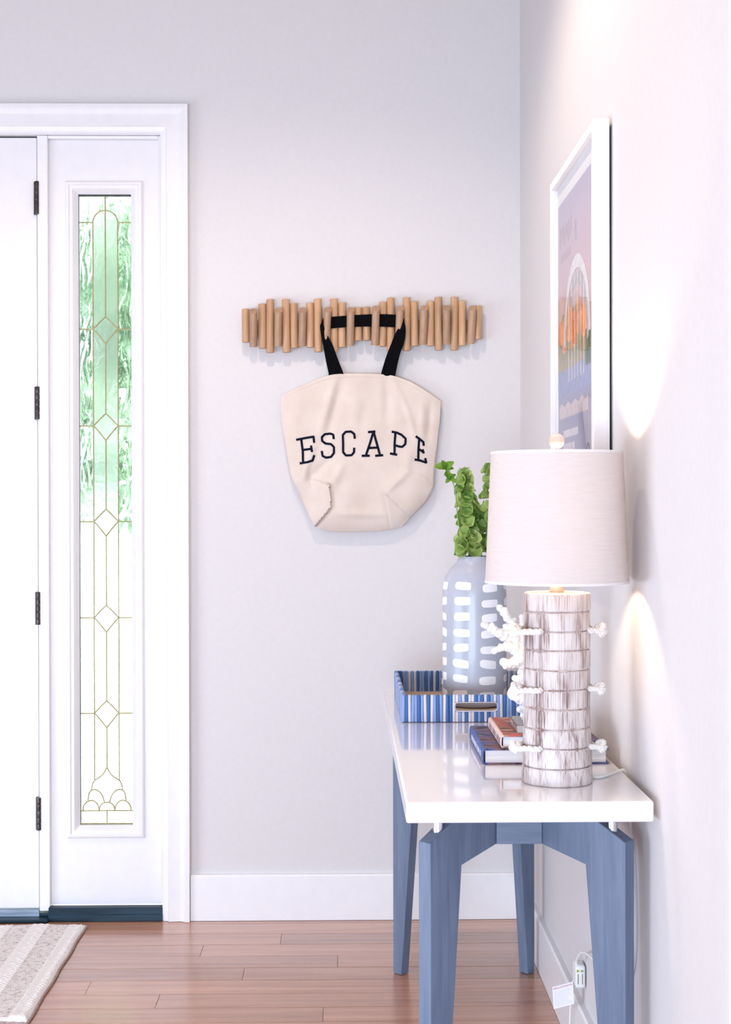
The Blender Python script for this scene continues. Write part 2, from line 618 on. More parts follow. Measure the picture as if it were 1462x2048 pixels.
T = 0.15
OX0, OX1, OZ1 = -2.62, -1.137, 2.50               # doorway opening in the back wall
wb = join(box(RX0 - T, OX0, 0, T, 0, RZ), box(OX1, RX1 + T, 0, T, 0, RZ), box(OX0, OX1, 0, T, OZ1, RZ))
struct('wall_back', wb, M['wall'], smooth=False, label='pale greige painted wall with the door and coat rack')
struct('wall_right', box(0, T, RY0 - T, 0, 0, RZ), M['wall'], smooth=False, label='pale greige wall beside the console table')
# rear and side walls with openings for the added low windows
struct('wall_front', join(box(RX0 - T, -3.05, RY0 - T, RY0, 0, RZ), box(-0.45, 0, RY0 - T, RY0, 0, RZ),
                          box(-3.05, -0.45, RY0 - T, RY0, 0, 0.1), box(-3.05, -0.45, RY0 - T, RY0, 1.25, RZ)),
       M['wall'], smooth=False, label='pale wall with an added low window behind the camera')
struct('wall_left', join(box(RX0 - T, RX0, RY0, -3.8, 0, RZ), box(RX0 - T, RX0, -1.4, 0, 0, RZ),
                         box(RX0 - T, RX0, -3.8, -1.4, 0, 0.1), box(RX0 - T, RX0, -3.8, -1.4, 1.1, RZ)),
       M['wall'], smooth=False, label='pale wall with an added low window on the left')
struct('ceiling', box(RX0 - T, T, RY0 - T, T, RZ, RZ + 0.1), M['ceiling'], smooth=False, label='unseen ceiling, toned beige to dim the upper walls')


def big_window(name, geo_frame, geo_panes, label):  # unseen windows, added and set low for their light on the walls
    o = struct(name, geo_frame, M['trim'], smooth=False, label=label)
    for g in geo_panes:
        obj('pane', g, M['glass_clear'], o, smooth=False)


big_window('unseen_window_2', join(*[box(a, a + 0.06, RY0 - 0.09, RY0 - 0.03, 0.1, 1.25) for a in (-3.05, -2.21, -1.35, -0.51)],
                            box(-3.05, -0.45, RY0 - 0.09, RY0 - 0.03, 0.1, 0.16), box(-3.05, -0.45, RY0 - 0.09, RY0 - 0.03, 1.19, 1.25)),
           [box(a, a + 0.79, RY0 - 0.065, RY0 - 0.06, 0.15, 1.20) for a in (-2.995, -2.15, -1.295)], 'unseen white framed three-light window, added low behind the camera to light the walls')
big_window('unseen_window_3', join(*[box(RX0 - 0.09, RX0 - 0.03, a, a + 0.06, 0.1, 1.1) for a in (-3.8, -2.63, -1.46)],
                            box(RX0 - 0.09, RX0 - 0.03, -3.8, -1.4, 0.1, 0.16), box(RX0 - 0.09, RX0 - 0.03, -3.8, -1.4, 1.04, 1.1)),
           [box(RX0 - 0.065, RX0 - 0.06, a, a + 1.12, 0.15, 1.05) for a in (-3.745, -2.575)], 'unseen white framed two-light window, added low in the left wall for its light')

# floor: subfloor + boards one by one
fl = struct('floor', box(RX0 - T, T, RY0 - T, 0.16, -0.06, -0.012), M['subfloor'], smooth=False, label='glossy reddish oak board floor')


def board(x0, x1, y0, y1):
    g, c, zt = 0.0006, 0.0012, random.uniform(-0.0003, 0.0)
    x0 += g; x1 -= g; y0 += g; y1 -= g
    v = [(x0, y0, -0.012), (x1, y0, -0.012), (x1, y1, -0.012), (x0, y1, -0.012),
         (x0, y0, zt - 0.0003), (x1, y0, zt - 0.0003), (x1, y1, zt - 0.0003), (x0, y1, zt - 0.0003),
         (x0 + c, y0 + c, zt), (x1 - c, y0 + c, zt), (x1 - c, y1 - c, zt), (x0 + c, y1 - c, zt)]
    f = [(0, 3, 2, 1), (8, 9, 10, 11)]
    for a in (0, 4):
        f += [(a + k, a + (k + 1) % 4, a + 4 + (k + 1) % 4, a + 4 + k) for k in range(4)]
    obj('board', (v, f), M['floor'], fl, smooth=False, origin=((x0 + x1) / 2, (y0 + y1) / 2, 0))


PW = 0.107
known = {2: [-0.757], 3: [-0.987], 4: [-0.584], 5: [-0.849], 6: [-1.266], 7: [-1.062], 8: [-0.62]}
row = 0
ytop = -0.043
rows = [(ytop, 0.0)]
while ytop > RY0:
    rows.append((max(RY0, ytop - PW), ytop))
    ytop -= PW
for i, (y0, y1) in enumerate(rows):
    js = [RX0]
    if i in known:
        k = known[i][0]
        xs = [k - 1.35 - 0.2 * random.random(), k, k + 1.2]
        if k - 3 > RX0:
            xs = [k - 2.8] + xs
        xs = [x for x in xs if RX0 + 0.3 < x < -0.2]
    elif i in (0, 1):
        xs = [-2.9 + 0.8 * i, -1.62 + 1.0 * i - 0.02]
        xs = [x for x in xs if x < -1.6] or [-2.0]
    else:
        xs, x = [], RX0 + random.uniform(0.5, 1.5)
        while x < -0.3:
            xs.append(x)
            x += random.uniform(0.95, 1.7)
    js += xs + [0.0]
    for a, b_ in zip(js, js[1:]):
        board(a, b_, y0, y1)

# baseboards
bz, bt = 0.1455, 0.017
bprof = [(0, 0), (bt, 0), (bt, bz - 0.006), (bt - 0.004, bz), (0, bz)]
struct('baseboard_back', prism(bprof, lambda d, z: (-1.052, -d, z + 0.001), lambda d, z: (0, -d, z + 0.001)), M['trim'], smooth=False, label='white baseboard along the back wall')
struct('baseboard_right', prism(bprof, lambda d, z: (-d, -2.447, z + 0.001), lambda d, z: (-d, -bt - 0.001, z + 0.001)), M['trim'], smooth=False, label='white baseboard behind the console table')
# casing strip at the right edge of the view (a doorway further along the right wall)
tr2 = struct('trim_2', prism([(0, 0), (0.016, 0), (0.02, -0.008), (0.022, -0.07), (0.026, -0.08), (0.026, -0.1), (0, -0.1)],
                             lambda d, y: (-d, y - 2.447, 0.001), lambda d, y: (-d, y - 2.447, RZ - 0.002)), M['wall'], smooth=False,
             label='pale casing board at the near end of the right wall')

# ---------------------------------------------------------------- door surround, door, sidelight
trim1 = struct('trim_1', box(OX1 - 0.0, OX1 + 0.012, 0.0, T - 0.005, 0.001, OZ1), M['trim'], smooth=False,
               label='white stepped casing around the front door and sidelight')
cprof = [(0, 0), (0, -0.030), (0.012, -0.031), (0.018, -0.026), (0.030, -0.020), (0.050, -0.022), (0.066, -0.024), (0.070, -0.016), (0.082, -0.014), (0.088, -0.010), (0.088, 0)]
XO, ZO = -1.0535, 2.5840
# right upright and head, mitred at the corner
struct('casing_board', prism(cprof, lambda d, y: (XO - d, y, 0.001), lambda d, y: (XO - d, y, ZO - d)), M['trim'], trim1, smooth=False)
struct('casing_board', prism(cprof, lambda d, y: (-2.70 + d, y, ZO - d), lambda d, y: (XO - d, y, ZO - d)), M['trim'], trim1, smooth=False)
struct('casing_board', prism(cprof, lambda d, y: (-2.70 + d, y, 0.001), lambda d, y: (-2.70 + d, y, ZO - d)), M['trim'], trim1, smooth=False)
struct('head_jamb', box(OX0, OX1, 0.0, T - 0.005, 2.4935, OZ1 - 0.0005), M['trim'], trim1, smooth=False)
struct('stop_strip', box(-1.1505, -1.1372, 0.006, 0.05, 0.052, 2.4925), M['trim'], trim1, smooth=False, bevel=0.002)
struct('stop_strip', box(-1.500, -1.1505, 0.006, 0.05, 2.483, 2.4925), M['trim'], trim1, smooth=False, bevel=0.002)
struct('mullion_post', box(-1.533, -1.500, 0.004, 0.11, 0.03, 2.4925), M['trim'], trim1, smooth=False, bevel=0.002)

door = struct('door_1', box(-2.46, -1.5370, 0.018, 0.062, 0.036, 2.4880), M['door'], smooth=False, bevel=0.0015, label='plain white front door with four dark hinges')
struct('door_sweep', join(box(-2.46, -1.5345, 0.006, 0.018, 0.012, 0.034), box(-2.46, -1.5345, 0.003, 0.007, 0.024, 0.034)), M['alu'], door, smooth=False, bevel=0.001, label='blue-grey metal door sweep')
obj('gap_shade', join(box(-1.5368, -1.5332, 0.026, 0.06, 0.036, 2.4930), box(-2.46, -1.5370, 0.026, 0.06, 2.4882, 2.4933)), M['glazing_and_gap'], door, smooth=False)  # black strips added in the door gaps to stand for their shade
for zc in (2.2945, 1.6443, 0.9925, 0.3394):
    h = obj('hinge', box(-1.545, -1.527, 0.0095, 0.019, zc - 0.052, zc + 0.052), M['bronze'], door, smooth=False)
    for k in range(5):
        z0 = zc - 0.052 + k * 0.0209
        obj('knuckle', lathe([(0, 0), (0.0068, 0.0004), (0.0072, 0.002), (0.0072, 0.0186), (0.0068, 0.0202), (0, 0.0205)], (-1.5345, 0.0035, z0), 14), M['bronze'], h)
struct('threshold', join(box(OX0 + 0.01, -1.5, -0.03, 0.13, 0.0, 0.012), box(OX0 + 0.01, -1.5, 0.01, 0.1, 0.012, 0.02)), M['sill'], smooth=False, bevel=0.003, label='dark threshold under the front door')
struct('sidelight_sill', join(box(-1.502, -1.1412, -0.012, 0.02, 0.001, 0.044), box(-1.502, -1.1412, -0.016, -0.012, 0.001, 0.022)), M['sill'], smooth=False, bevel=0.0015, label='dark blue-black sill board below the sidelight')
# second jamb left of the door, and wall filling beyond it
struct('mullion_post', box(OX0, -2.4625, 0.004, 0.11, 0.03, 2.4925), M['trim'], trim1, smooth=False)

# sidelight: panel with opening, moulding, cames and panes
GX0, GX1, GZ0, GZ1 = -1.4092, -1.2402, 0.297, 2.3117
PX0, PX1, PZ0, PZ1 = -1.500, -1.1505, 0.0445, 2.4825
panel = struct('window_1', join(box(PX0, GX0 - 0.008, 0.025, 0.075, PZ0, PZ1), box(GX1 + 0.008, PX1, 0.025, 0.075, PZ0, PZ1),
                                box(GX0 - 0.008, GX1 + 0.008, 0.025, 0.075, PZ0, GZ0 - 0.008), box(GX0 - 0.008, GX1 + 0.008, 0.025, 0.075, GZ1 + 0.008, PZ1)),
               M['door'], smooth=False, label='white sidelight with tall leaded glass panel beside the door')
mprof = [(0, 0.0255), (0.001, 0.019), (0.006, 0.014), (0.012, 0.013), (0.016, 0.018), (0.019, 0.0165), (0.024, 0.0165), (0.029, 0.021), (0.040, 0.033), (0.0405, 0.047)]
obj('moulding', frame_loops(GX0 - 0.0395, GX1 + 0.0395, GZ0 - 0.0405, GZ1 + 0.0405, mprof), M['trim'], panel, smooth=False)
# black glazing strip
gy = 0.043
obj('glazing_strip', join(box(GX0 - 0.002, GX0 + 0.002, gy - 0.004, gy + 0.006, GZ0, GZ1), box(GX1 - 0.0012, GX1 + 0.002, gy - 0.004, gy + 0.006, 1.3, GZ1),
                          box(GX0, GX1, gy - 0.004, gy + 0.006, GZ1 - 0.004, GZ1 + 0.002)), M['glazing_and_gap'], panel, smooth=False)

GXC = (GX0 + GX1) / 2


def gz(py):                                        # glass design: height from drawing rows
    return GZ1 - (py - 388) * (GZ1 - GZ0) / (1651 - 388)


GL, GR = GXC - 0.0395, GXC + 0.0395                # the two inner verticals
dia = [657, 851, 1043, 1236, 1428]


def came(pts, r=0.0024, sub=6, straight=False):
    P = [(x, gy, z) for x, z in pts]
    if not straight:
        P = catmull(P, sub)
    obj('came', tube(P, r, 6), M['came'], panel)


def dcurve(c, side, low):
    """diamond edge from the side corner at row c to the centre tip"""
    zc = gz(c)
    zt = gz(c + 29) if low else gz(c - 25)
    out = []
    for i in range(9):
        t = i / 8
        x = side * 0.0395 * (1 - t)
        bulge = (0.006 if low else -0.003) * sin(pi * t)
        z = zc + (zt - zc) * (t ** 1.15 if low else t)
        out.append((GXC + x + side * bulge * 0.6, z + (0.004 if low else 0.003) * sin(pi * t)))
    return out


ya, yf = gz(443), gz(1562)
for x in (GL, GR):
    came([(x, ya), (x, yf)], straight=True)
arch = [(GXC + 0.0395 * cos(pi * i / 16), ya + (gz(418.5) - ya) * sin(pi * i / 16)) for i in range(17)]
came(arch, straight=True)
came([(GXC, GZ1), (GXC, gz(418.5))], 0.0024, straight=True)
for s in (-1, 1):
    e = GX0 if s < 0 else GX1
    came([(e, ya), (GXC + s * 0.0395, ya)], straight=True)
    for c in dia:
        came([(e, gz(c)), (GXC + s * 0.0395, gz(c))], straight=True)
        came(dcurve(c, s, False), straight=True)
        came(dcurve(c, s, True), straight=True)
seg = [418.5] + [v for c in dia for v in (c - 25, c + 29)] + [1536]
for a, b_ in zip(seg[0::2], seg[1::2]):
    came([(GXC, gz(a)), (GXC, gz(b_))], straight=True)
# fleur and scallops at the foot


def gxp(p):
    return GXC + (p - 214) / 625


for s in (-1, 1):
    def mir(q):
        return [(GXC + s * (gxp(x) - GXC), gz(z)) for x, z in q]
    came(mir([(214, 1536), (220, 1548), (228, 1556), (238, 1562)]))
    came(mir([(238, 1562), (243, 1570), (245, 1582)]))
    came(mir([(219, 1607), (224, 1592), (233, 1583), (241, 1581.5), (249, 1587), (252, 1603)]))
    came(mir([(230, 1623), (232, 1613), (239, 1605), (246, 1603), (255, 1607), (261, 1615), (261.5, 1623)]))
came([(gxp(198.5), gz(1623)), (gxp(201), gz(1613)), (gxp(208), gz(1608)), (gxp(214), gz(1607)), (gxp(220), gz(1608)), (gxp(227), gz(1613)), (gxp(229.5), gz(1623))])
came([(GX0, gz(1624)), (GX1, gz(1624))], straight=True)
came([(GXC, gz(1624)), (GXC, GZ0)], straight=True)
came([(GX0, GZ0 + 0.002), (GX1, GZ0 + 0.002)], straight=True)


def pane(poly, m):
    obj('pane', prism(poly, lambda x, z: (x, gy - 0.0008, z), lambda x, z: (x, gy + 0.0022, z)), m, panel, smooth=False, origin=(poly[0][0], gy, poly[0][1]))


for s in (-1, 1):
    e, i_ = (GX0, GL) if s < 0 else (GX1, GR)
    half = [(GXC + s * 0.0395 * cos(pi * k / 16), ya + (gz(418.5) - ya) * sin(pi * k / 16)) for k in range(9)]
    pane([(e, ya), (e, GZ1), (GXC, GZ1)] + half[::-1], M['glass_ripple'])
    ys = [443] + dia + [1624]
    for a, b_ in zip(ys, ys[1:]):
        i2 = i_ if b_ != 1624 else i_
        pane([(e, gz(a)), (i_, gz(a)), (i_, gz(b_)), (e, gz(b_))], M['glass_ripple'])
    # inner strips between the diamonds
    pane(half + [(GXC, gz(632))] + dcurve(657, s, False)[::-1], M['glass_clear'])
    for c0, c1 in zip(dia, dia[1:]):
        pane(dcurve(c0, s, True) + dcurve(c1, s, False)[::-1], M['glass_clear'])
    pane(dcurve(1428, s, True) + [(GXC, gz(1536)), (GXC, gz(1624)), (i_, gz(1624))], M['glass_clear'])
    pane([(e, gz(1624)), (GXC, gz(1624)), (GXC, GZ0), (e, GZ0)], M['glass_clear'])
for c in dia:
    pane(dcurve(c, -1, False) + dcurve(c, 1, False)[::-1][1:] + dcurve(c, 1, True)[1:] + dcurve(c, -1, True)[::-1][1:-1], M['glass_clear'])

# ---------------------------------------------------------------- outside
g = struct('ground_outside', box(-30, 20, 0.16, 40, -0.12, -0.06), M['patio'], smooth=False, label='bright pale paving outside the door')


def shrub(loc, n, length, spread, htop, label):
    t = thing('garden_shrub', loc, label, 'shrub', 'shrubs outside the sidelight')
    V, F = [], []
    for k in range(n):
        a = random.uniform(0, 2 * pi)
        el = random.uniform(0.35, 1.45)
        L = length * random.uniform(0.7, 1.1)
        d = Vector((cos(a) * cos(el), sin(a) * cos(el), sin(el)))
        side = d.cross(Vector((0, 0, 1))).normalized()
        p = Vector(loc) + Vector((random.uniform(-spread, spread), random.uniform(-spread, spread), random.uniform(1.0, htop)))
        pts = []
        for i in range(9):
            t_ = i / 8
            pts.append(p + d * (L * t_) + Vector((0, 0, -0.55 * L * t_ * t_)))
        for i in range(1, 9):                       # leaflets along the rachis
            for s in (-1, 1):
                b0 = pts[i]
                tip = b0 + side * s * (0.34 * L * (1 - 0.5 * abs(i / 8 - 0.4))) + (pts[i] - pts[i - 1]) * 1.6 + Vector((0, 0, -0.08 * L))
                w = (pts[i] - pts[i - 1]) * 0.85
                n0 = len(V)
                mid = (b0 + tip) * 0.5 + Vector((0, 0, 0.03))
                V += [b0 - w * 0.5, b0 + w * 0.5, mid + w * 0.7, tip, mid - w * 0.7]
                F += [(n0, n0 + 1, n0 + 2, n0 + 4), (n0 + 4, n0 + 2, n0 + 3)]
    o = obj('foliage', (V, F), M['frond'], t, smooth=False)
    o['kind'] = 'stuff'
    obj('trunk', tube([Vector(loc), Vector(loc) + Vector((0.03, 0, 1.2)), Vector(loc) + Vector((0, 0.02, htop))], [0.05, 0.04, 0.03], 10), M['stem'], t)


shrub((-2.32, 6.0, -0.06), 230, 0.95, 0.26, 3.5, 'feathery green garden tree seen through the upper sidelight, nearer one')
shrub((-2.92, 9.6, -0.06), 260, 1.35, 0.40, 4.9, 'feathery green garden tree seen through the upper sidelight, farther one')

# ---------------------------------------------------------------- rug
RUX0, RUX1, RUY0, RUY1 = -2.25, -1.372, -0.905, -0.075


def rug():
    nx, ny = 200, 190
    V, F = [], []
    for j in range(ny + 1):
        for i in range(nx + 1):
            u, v = i / nx, j / ny
            x = RUX0 + (RUX1 - RUX0) * u + 0.0015 * sin(v * 21) * (u > 0.9)
            y = RUY0 + (RUY1 - RUY0) * v + 0.010 * (u - 0.5) + 0.006 * sin(u * 17)
            # herringbone rows running towards the door, with plain bands between
            band = (x / 0.115 + 0.36) % 1.0
            hb = 0
            if band < 0.45:
                q = (abs((band / 0.45) - 0.5) * 0.05 + y) / 0.016
                hb = 0.0040 * (0.5 + 0.5 * sin(2 * pi * q))
            else:
                hb = 0.0012 * (0.5 + 0.5 * sin(2 * pi * y / 0.009)) + random.uniform(0, 0.0008)
            edge = min(u, 1 - u) * nx, min(v, 1 - v) * ny
            k = min(1, min(edge) / 3)
            curl = 0.010 * exp(-((u - 0.99) / 0.05) ** 2 - ((v) / 0.05) ** 2)
            V.append((x, y, 0.003 + (0.008 + hb) * (k ** 0.5) + curl))
    w = nx + 1
    for j in range(ny):
        for i in range(nx):
            F.append((j * w + i, j * w + i + 1, (j + 1) * w + i + 1, (j + 1) * w + i))
    n = len(V)
    bd = [i for i in range(nx)] + [j * w + nx for j in range(ny)] + [ny * w + i for i in range(nx, 0, -1)] + [j * w for j in range(ny, 0, -1)]
    V += [(V[i][0], V[i][1], 0.0005) for i in bd]
    m = len(bd)
    for k in range(m):
        F.append((bd[k], n + k, n + (k + 1) % m, bd[(k + 1) % m]))
    F.append(tuple(range(n, n + m)))
    return V, F


def rug_mat():
    m, nt, b = nodes_of('cream_woven_rug')
    n = N(nt, 'ShaderNodeTexNoise', i_Scale=260.0, i_Detail=3.0)
    nt.links.new(coords(nt), n.inputs['Vector'])
    n2 = N(nt, 'ShaderNodeTexNoise', i_Scale=70.0, i_Detail=4.0)
    nt.links.new(coords(nt), n2.inputs['Vector'])
    mu = N(nt, 'ShaderNodeMath', operation='MULTIPLY')
    nt.links.new(n.outputs['Fac'], mu.inputs[0])
    nt.links.new(n2.outputs['Fac'], mu.inputs[1])
    r = ramp(nt, mu.outputs[0], [(0.14, (0.42, 0.36, 0.34)), (0.23, (0.74, 0.69, 0.66)), (0.4, (0.82, 0.78, 0.75))])
    tc = nt.nodes.new('ShaderNodeTexCoord')
    sx = nt.nodes.new('ShaderNodeSeparateXYZ')
    nt.links.new(tc.outputs['Object'], sx.inputs[0])
    md = N(nt, 'ShaderNodeMath', operation='MULTIPLY_ADD')       # same bands as the relief
    md.inputs[1].default_value = 1 / 0.115
    md.inputs[2].default_value = (RUX0 + RUX1) / 2 / 0.115 + 100.36
    nt.links.new(sx.outputs['X'], md.inputs[0])
    fr = N(nt, 'ShaderNodeMath', operation='FRACT')
    nt.links.new(md.outputs[0], fr.inputs[0])
    lt = N(nt, 'ShaderNodeMath', operation='LESS_THAN')
    lt.inputs[1].default_value = 0.45
    nt.links.new(fr.outputs[0], lt.inputs[0])
    mc = N(nt, 'ShaderNodeMix', data_type='RGBA')
    nt.links.new(lt.outputs[0], mc.inputs[0])
    nt.links.new(r.outputs['Color'], mc.inputs[6])
    mc.inputs[7].default_value = (0.84, 0.81, 0.78, 1)
    nt.links.new(mc.outputs[2], b.inputs['Base Color'])
    b.inputs['Roughness'].default_value = 0.95
    b.inputs['Specular IOR Level'].default_value = 0.1
    bump(nt, b, n.outputs['Fac'], 0.6, 0.002)
    return m


ru = thing('rug', ((RUX0 + RUX1) / 2, (RUY0 + RUY1) / 2, 0), 'cream herringbone woven rug lying in front of the door', 'rug')
obj('weave', rug(), rug_mat(), ru)
M['fringe'] = mat('taupe_edge_yarn', (0.30, 0.22, 0.20), 0.95, noise=(200, (0.45, 0.36, 0.33), 0.3))
obj('bound_edge', tube([(RUX1 + 0.001 + 0.0015 * sin(j / 60 * 21), RUY0 + 0.006 + (RUY1 - RUY0 - 0.004) * j / 60, 0.0042) for j in range(61)], 0.0036, 6), M['fringe'], ru)

obj('fringe_edge', tube([(RUX0 + (RUX1 - RUX0) * j / 80, RUY0 - 0.001 + 0.010 * (j / 80 - 0.5) + 0.006 * sin(j / 80 * 17), 0.0045) for j in range(81)], [0.0036 + 0.0012 * (j % 2) for j in range(81)], 6), M['fringe'], ru)

# ---------------------------------------------------------------- console table
TX0, TX1, TY0, TY1, TZ = -0.454, -0.012, -2.003, -0.43, 0.792
TH = 0.0375
tb = thing('console_table', ((TX0 + TX1) / 2, (TY0 + TY1) / 2, 0), 'console table with glossy white top on blue-grey splayed wooden legs', 'table')
obj('tabletop', box(TX0, TX1, TY0, TY1, TZ - TH, TZ), M['lacquer'], tb, smooth=True, bevel=0.004)
LCX, LHX = -0.2275, 0.1785
LCY = (TY0 + TY1) / 2
YB = 1.80 + LCY                                    # half distance between the beam ends
BZ0, BZ1 = 0.668, 0.737
obj('beam', box(LCX - 0.044, LCX + 0.044, LCY - 0.583, LCY + 0.583, BZ0, BZ1), M['beam'], tb, smooth=False, bevel=0.0015)
S2 = sqrt(0.5)
for sx in (-1, 1):
    for sy in (-1, 1):
        d = Vector((sx * S2, sy * S2, 0))          # outwards along the plank
        nrm = Vector((sx * S2, -sy * S2, 0))
        # outer end of the centre line
        c = Vector((LCX + sx * (LHX + 0.0105), LCY + sy * 0.7005, 0))
        prof = [(0, 0.001), (0, 0.700), (-0.075, 0.737), (-0.212, 0.737), (-0.212, 0.668), (-0.196, 0.668), (-0.088, 0.645), (-0.031, 0.001)]
        geo = prism(prof, lambda u, z: c + d * u + nrm * 0.015 + Vector((0, 0, z)), lambda u, z: c + d * u - nrm * 0.015 + Vector((0, 0, z)))
        obj('leg', geo, M['leg'], tb, smooth=False, bevel=0.0015)
        p = c + d * (-0.038)
        obj('standoff', lathe([(0, 0), (0.0098, 0), (0.0098, 0.043), (0, 0.043)], (p.x, p.y, TZ - TH - 0.0425), 24), M['chrome'], tb, angle=30)

# ---------------------------------------------------------------- tray
tr_y0, tr_y1, tr_x0, tr_x1 = -1.084, -0.575, -0.424, -0.063
tray = thing('tray', ((tr_x0 + tr_x1) / 2, (tr_y0 + tr_y1) / 2, TZ), 'rectangular tray of blue and white striped strips with handle slots', 'tray')
tz0, tz1 = TZ + 0.001, TZ + 0.067
obj('tray_floor', box(tr_x0 + 0.008, tr_x1 - 0.008, tr_y0 + 0.008, tr_y1 - 0.008, tz0, tz0 + 0.009), M['tray_floor'], tray, smooth=False)
strip_meshes = {}


def strip(mname, h):
    key = (mname, round(h, 4))
    if key not in strip_meshes:
        n = 10
        ring = [(0.5 * cos(2 * pi * k / n), 0.5 * sin(2 * pi * k / n)) for k in range(n)]
        V, F = [], []
        zs = [(0, 0.7), (0.0015, 1.0)] + [(h * q / 6, 1.0 - 0.03 * (q % 2)) for q in range(1, 6)] + [(h - 0.002, 1.0), (h, 0.6)]
        for z, s in zs:
            V += [(x * s, y * s, z) for x, y in ring]
        for i in range(len(zs) - 1):
            for k in range(n):
                l = (k + 1) % n
                F.append((i * n + k, i * n + l, (i + 1) * n + l, (i + 1) * n + k))
        F += [tuple(range(n - 1, -1, -1)), tuple(range((len(zs) - 1) * n, len(zs) * n))]
        strip_meshes[key] = mesh_of('strip', (V, F), M[mname])
    return strip_meshes[key]


pat = ['strip_mid', 'strip_blue', 'strip_white', 'strip_blue', 'strip_mid', 'strip_white', 'strip_mid', 'strip_white', 'strip_blue', 'strip_white', 'strip_mid', 'strip_blue']
HXC, HHW, hz0, hz1 = -0.2434, 0.054, TZ + 0.0265, TZ + 0.0497


def wall_run(along_x, fixed, a0, a1, slot):
    nst = int((a1 - a0) / 0.0076)
    w = (a1 - a0) / nst
    for k in range(nst):
        a = a0 + w * (k + 0.5)
        mn = pat[k % 12] if random.random() < 0.8 else random.choice(pat)
        lean = random.uniform(-0.02, 0.02)
        sc = (w * 1.12, 0.0105, 1) if along_x else (0.0105, w * 1.12, 1)
        loc = (a, fixed) if along_x else (fixed, a)
        rot = (0, lean, 0) if along_x else (lean, 0, 0)
        if slot and abs(a - HXC) < HHW - 0.001:
            e = abs(a - HXC) - (HHW - 0.0115)
            hh = 0.0116 * (sqrt(max(0, 1 - (e / 0.0115) ** 2)) if e > 0 else 1)
            mid = (hz0 + hz1) / 2
            inst('strip', strip(mn, mid - hh - tz0), (*loc, tz0), tray, rot, sc)
            inst('strip', strip(mn, tz1 - mid - hh), (*loc, mid + hh), tray, rot, sc)
        else:
            inst('strip', strip(mn, tz1 - tz0), (*loc, tz0), tray, rot, sc)


wall_run(True, tr_y0 + 0.005, tr_x0, tr_x1, True)
wall_run(True, tr_y1 - 0.005, tr_x0, tr_x1, True)
wall_run(False, tr_x0 + 0.005, tr_y0 + 0.011, tr_y1 - 0.011, False)
wall_run(False, tr_x1 - 0.005, tr_y0 + 0.011, tr_y1 - 0.011, False)
for yy in (tr_y0 + 0.005, tr_y1 - 0.005):          # pale binding round each handle slot
    P = []
    mid = (hz0 + hz1) / 2
    for k in range(13):
        a = -pi / 2 + pi * k / 12
        P.append((HXC + HHW - 0.0116 + 0.0116 * cos(a), mid + 0.0116 * sin(a)))
    for k in range(13):
        a = pi / 2 + pi * k / 12
        P.append((HXC - HHW + 0.0116 + 0.0116 * cos(a), mid + 0.0116 * sin(a)))
    P.append(P[0])
    V, F = [], []
    for x, z in P:
        for yo, s in ((-0.0065, 1.0), (-0.0065, 0.9), (0.0065, 0.9), (0.0065, 1.0)):
            V.append((HXC + (x - HXC) * (1 + (s - 1) * 0.12), yy + yo, mid + (z - mid) * s))
    for i in range(len(P) - 1):
        for k in range(4):
            l = (k + 1) % 4
            F.append((i * 4 + k, i * 4 + l, (i + 1) * 4 + l, (i + 1) * 4 + k))
    obj('slot_binding', (V, F), M['strip_white'], tray, smooth=False)

# ---------------------------------------------------------------- vase
VX, VY, VZ = -0.2256, -0.85, tz0 + 0.0095
vase = thing('vase', (VX, VY, VZ), 'tall blue-grey glazed vase painted with white dashes standing in the tray', 'vase')
ztop = 1.187 - VZ
vprof = [(0, 0), (0.072, 0), (0.0785, 0.004), (0.0805, 0.012), (0.0815, 0.05), (0.0825, 0.14), (0.0825, 0.25), (0.0822, ztop - 0.095), (0.0808, ztop - 0.078),
         (0.0775, ztop - 0.061), (0.0735, ztop - 0.049), (0.063, ztop - 0.032), (0.0535, ztop - 0.023), (0.0475, ztop - 0.017), (0.0432, ztop - 0.009), (0.0405, ztop - 0.001),
         (0.0395, ztop), (0.0365, ztop), (0.0375, ztop - 0.012), (0.045, ztop - 0.03), (0.066, ztop - 0.06), (0.074, ztop - 0.1), (0.074, 0.02), (0, 0.015)]
obj('body', lathe(vprof, (VX, VY, VZ), 64), M['glaze'], vase, angle=60)


def vr(z):                                         # outer radius at height z
    p = vprof[2:16]
    for (ra, za), (rb, zb) in zip(p, p[1:]):
        if za <= z <= zb:
            return ra + (rb - ra) * (z - za) / (zb - za)
    return 0.0815


def dash(th, zc, wdeg, h, tilt):
    n, m = 10, 5
    V, F = [], []
    for j in range(m + 1):
        for i in range(n + 1):
            u, v = i / n * 2 - 1, j / m * 2 - 1
            # rounded left end, squarer right end
            lim = 1 - (0.22 if u < 0 else 0.08) * abs(v) ** 4
            a = radians(th + wdeg / 2 * u * lim)
            z = zc + h / 2 * v * (1 - 0.10 * u * u) + tilt * u * h
            r = vr(z) + 0.0005
            V.append((VX + r * sin(a), VY - r * cos(a), VZ + z))
    for j in range(m):
        for i in range(n):
            F.append((j * (n + 1) + i, j * (n + 1) + i + 1, (j + 1) * (n + 1) + i + 1, (j + 1) * (n + 1) + i))
    return V, F


for ccol in range(7):
    th = -30.0 + ccol * 51.43
    for k in range(8):
        zc = (1.1133 - 0.0393 * k) - VZ + random.uniform(-0.002, 0.002) - (0.004 if ccol % 2 else 0)
        th_k = th - (0.9 * k if ccol in (0, 1) else 0.3 * k) + 3
        obj('painted_dash', dash(th_k, zc, random.uniform(29, 33), random.uniform(0.0195, 0.022), random.uniform(-0.12, 0.12)), M['dash'], vase)

# ---------------------------------------------------------------- bells-of-Ireland stems


